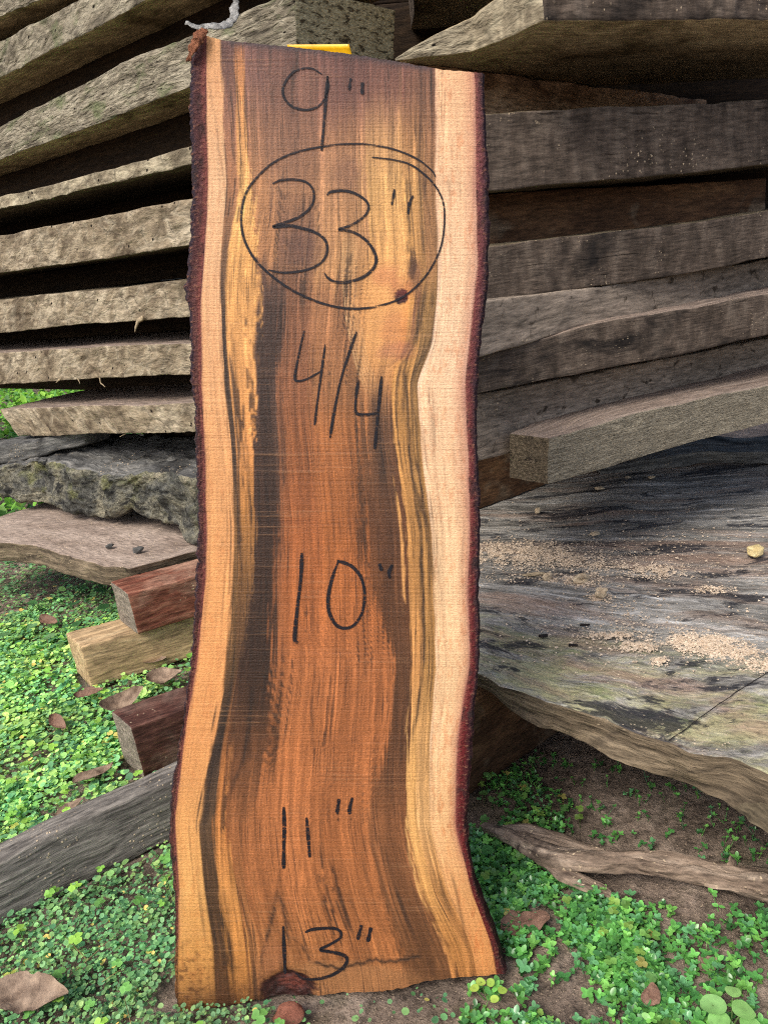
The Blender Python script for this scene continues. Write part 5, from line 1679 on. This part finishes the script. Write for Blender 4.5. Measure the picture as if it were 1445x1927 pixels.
def weed_patch():
    parts = []
    N = 42000
    x = rng.uniform(-.05, .75, N); y = rng.uniform(.4, 1.15, N)
    P = np.stack([x, y, noise_ground(x, y)], -1)
    px, py = proj(P)
    den = np.zeros(N)
    core = [(860, 1500), (980, 1600), (1010, 1650), (1160, 1700), (1290, 1790), (1260, 1860), (1300, 1990), (980, 1990), (930, 1880), (950, 1830), (900, 1700), (860, 1640)]
    den = np.where(in_poly(px, py, core), 1.0, den)
    edge = [(1160, 1700), (1445, 1720), (1520, 1990), (1290, 1990), (1260, 1850)]
    den = np.where(in_poly(px, py, edge), .24, den)
    dark = [(860, 1400), (960, 1420), (1130, 1560), (1020, 1600), (860, 1560)]
    den = np.where(in_poly(px, py, dark), .3, den)
    back = [(960, 1400), (1445, 1500), (1445, 1640), (1100, 1600)]
    den = np.where(in_poly(px, py, back), .05, den)
    low = [(880, 1850), (960, 1840), (1000, 1990), (860, 1990)]
    den = np.where(in_poly(px, py, low), .3, den)
    den *= .08 + .92 * sm(-.35, .1, fb2(x * 14 + 4, y * 14, 63, 3))
    keep = (rng.random(N) < den) & ~footprint_mask(P) & ~slab_clear(P, 0)
    P = P[keep]; px, py = px[keep], py[keep]
    n = len(P)
    h = .004 + .012 * rng.random(n)
    T = P + np.stack([.004 * rng.normal(size=n), .004 * rng.normal(size=n), h], -1)
    sz = rng.uniform(.0035, .0068, n) * (.7 + .45 * sm(1450, 1850, py))
    y0 = rng.uniform(0, 6.28, n)
    cc = palette(n, [(74, 128, 66), (90, 148, 72), (110, 164, 80), (88, 140, 92), (60, 108, 58)], [3, 4, 2, 2.5, 2]) * 1.4
    for j in range(4):
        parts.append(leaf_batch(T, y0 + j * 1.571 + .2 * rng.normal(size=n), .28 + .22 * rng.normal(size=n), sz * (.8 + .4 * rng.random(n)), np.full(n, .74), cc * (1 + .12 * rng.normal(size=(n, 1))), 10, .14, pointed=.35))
    T2 = P + np.stack([0 * h, 0 * h, h * .5], -1)
    for j in range(2):
        parts.append(leaf_batch(T2, y0 + .8 + j * 3.14, .1 + .2 * rng.normal(size=n), sz * .95, np.full(n, .68), cc * .85, 10, .14, pointed=.35))
    parts.append(stems(P, T, .0006, cc * .8))
    # clovers between them
    M = 220
    x = rng.uniform(.0, .42, M); y = rng.uniform(.45, .95, M)
    Q = np.stack([x, y, noise_ground(x, y)], -1)
    qx, qy = proj(Q)
    ok = (in_poly(qx, qy, core) | in_poly(qx, qy, low) | in_poly(qx, qy, dark)) & ~footprint_mask(Q) & ~slab_clear(Q, 0)
    Q = Q[ok]; M = len(Q)
    T = Q + np.stack([0 * Q[:, 0], 0 * Q[:, 0], .012 + .012 * rng.random(M)], -1)
    y0 = rng.uniform(0, 6.28, M)
    cc = palette(M, [(120, 168, 84), (146, 186, 90), (104, 150, 84), (176, 170, 96)], [3, 3, 3, .8]) * .85
    for j in range(3):
        parts.append(leaf_batch(T, y0 + j * 2.094, rng.normal(size=M) * .1, rng.uniform(.0055, .008, M), np.full(M, 1.05), cc, 8, .2, notch=.3))
    parts.append(stems(Q, T, .0006, cc * .7))
    V, F, C, Gq = join(parts)
    o = meshobj('weeds', V, F, [M_LEAFR], colr=C, gc=Gq)
    tag(o, 'glossy small leaved weeds growing in patches on the right', 'weeds', None, 'stuff')


weed_patch()


def far_grass():
    N = 9000
    x = rng.uniform(-3.6, -.9, N); y = rng.uniform(2.1, 6.0, N)
    P = np.stack([x, y, .01 + .05 * rng.random(N)], -1)
    C = palette(N, [(150, 196, 78), (120, 176, 70), (96, 150, 74)], [3, 4, 3]) * 1.1
    V, F, C, Gq = leaf_batch(P, rng.uniform(0, 6.28, N), rng.normal(size=N) * .5 + .3, rng.uniform(.03, .06, N), np.full(N, .6), C, 6, .2)
    o = meshobj('grass', V, F, [M_LEAFL], colr=C, gc=Gq)
    tag(o, 'bright green undergrowth beyond the stack at the left border', 'grass', None, 'stuff')


far_grass()


def broad_weed(label, leaves, name='broadleaf_weed'):
    x0, y0 = np.mean([l[0] for l in leaves]), np.mean([l[1] for l in leaves])
    base = G(x0, y0 + 20)
    r = empty(name, base)
    for i, (x, y, z, sz, yaw, c) in enumerate(leaves):
        tip = G(x, y, z)
        n = 18
        a = np.linspace(0, 2 * math.pi, n, endpoint=False)
        ring = []
        for k, q in enumerate((.0, .5, 1.0)):
            rr = np.stack([np.cos(a) * (1 - .1 * (np.cos(a) > .92)), np.sin(a) * .9, .18 * q * (np.cos(a) ** 2 * .6 + np.sin(a) ** 2)], -1)
            ring.append(rr * np.array([q, q, q]) * sz * .5)
        V = np.concatenate([[[0, 0, 0]], ring[1], ring[2]])
        V = V + np.stack([vn3(V / .012, 300 + i + j) for j in range(3)], -1) * np.array([.0006, .0006, .0016])
        cy, sy = math.cos(yaw), math.sin(yaw)
        Rm = np.array(Matrix.Rotation(yaw, 3, 'Z') @ Matrix.Rotation(.18, 3, 'Y'))
        V = V @ Rm.T + tip
        F = [(0, 1 + k, 1 + (k + 1) % n) for k in range(n)] + [(1 + k, 1 + n + k, 1 + n + (k + 1) % n, 1 + (k + 1) % n) for k in range(n)]
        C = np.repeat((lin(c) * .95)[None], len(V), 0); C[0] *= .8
        meshobj('leaf', V, F, [M_LEAFL], r, colr=C, gc=V * 120)
        b = base + (tip - base) * np.array([.25, .25, 0])
        v, f, cc, g = stems(np.array([b]), np.array([tip]), .0011, lin((130, 160, 96))[None] * .7)
        meshobj('stem', v, f, [M_LEAFL], r, colr=cc, gc=g)
    tag(r, label, 'weed')


broad_weed('pale broad leaved weed at the lower right corner', [(1340, 1892, .018, .024, 2.6, (146, 196, 120)), (1378, 1868, .024, .015, 1.2, (158, 206, 124)), (1352, 1922, .014, .02, 3.6, (140, 192, 112)), (1398, 1903, .016, .022, .3, (150, 200, 118)), (1412, 1932, .010, .02, 5.2, (138, 190, 110))])
broad_weed('single round leaved weed behind the bark strip tip', [(918, 1600, .016, .016, .5, (84, 140, 76)), (932, 1588, .012, .01, 2.0, (96, 150, 80))])
broad_weed('pale clover tuft at the lower right corner of the marked slab', [(905, 1848, .018, .010, .5, (176, 206, 96)), (893, 1862, .016, .010, 2.4, (170, 200, 90)), (922, 1850, .014, .009, 4.2, (160, 196, 90)), (945, 1866, .012, .010, 1.0, (166, 200, 90)), (930, 1880, .012, .009, 3.0, (176, 206, 96))], 'clover_tuft')
broad_weed('dark broad leaves under the dusty slab near the red brown beam', [(62, 1135, .03, .024, .4, (76, 122, 72)), (34, 1128, .03, .02, 2.0, (80, 126, 74)), (140, 1137, .03, .026, 1.4, (72, 118, 70)), (190, 1112, .035, .028, .2, (52, 92, 54)), (196, 1142, .03, .026, 5.0, (60, 100, 60)), (60, 1180, .03, .026, 3.3, (100, 140, 92)), (12, 1195, .03, .026, 1.0, (104, 144, 96)), (92, 1200, .03, .03, 2.6, (110, 146, 98)), (145, 1175, .025, .022, 4.4, (66, 108, 64))])
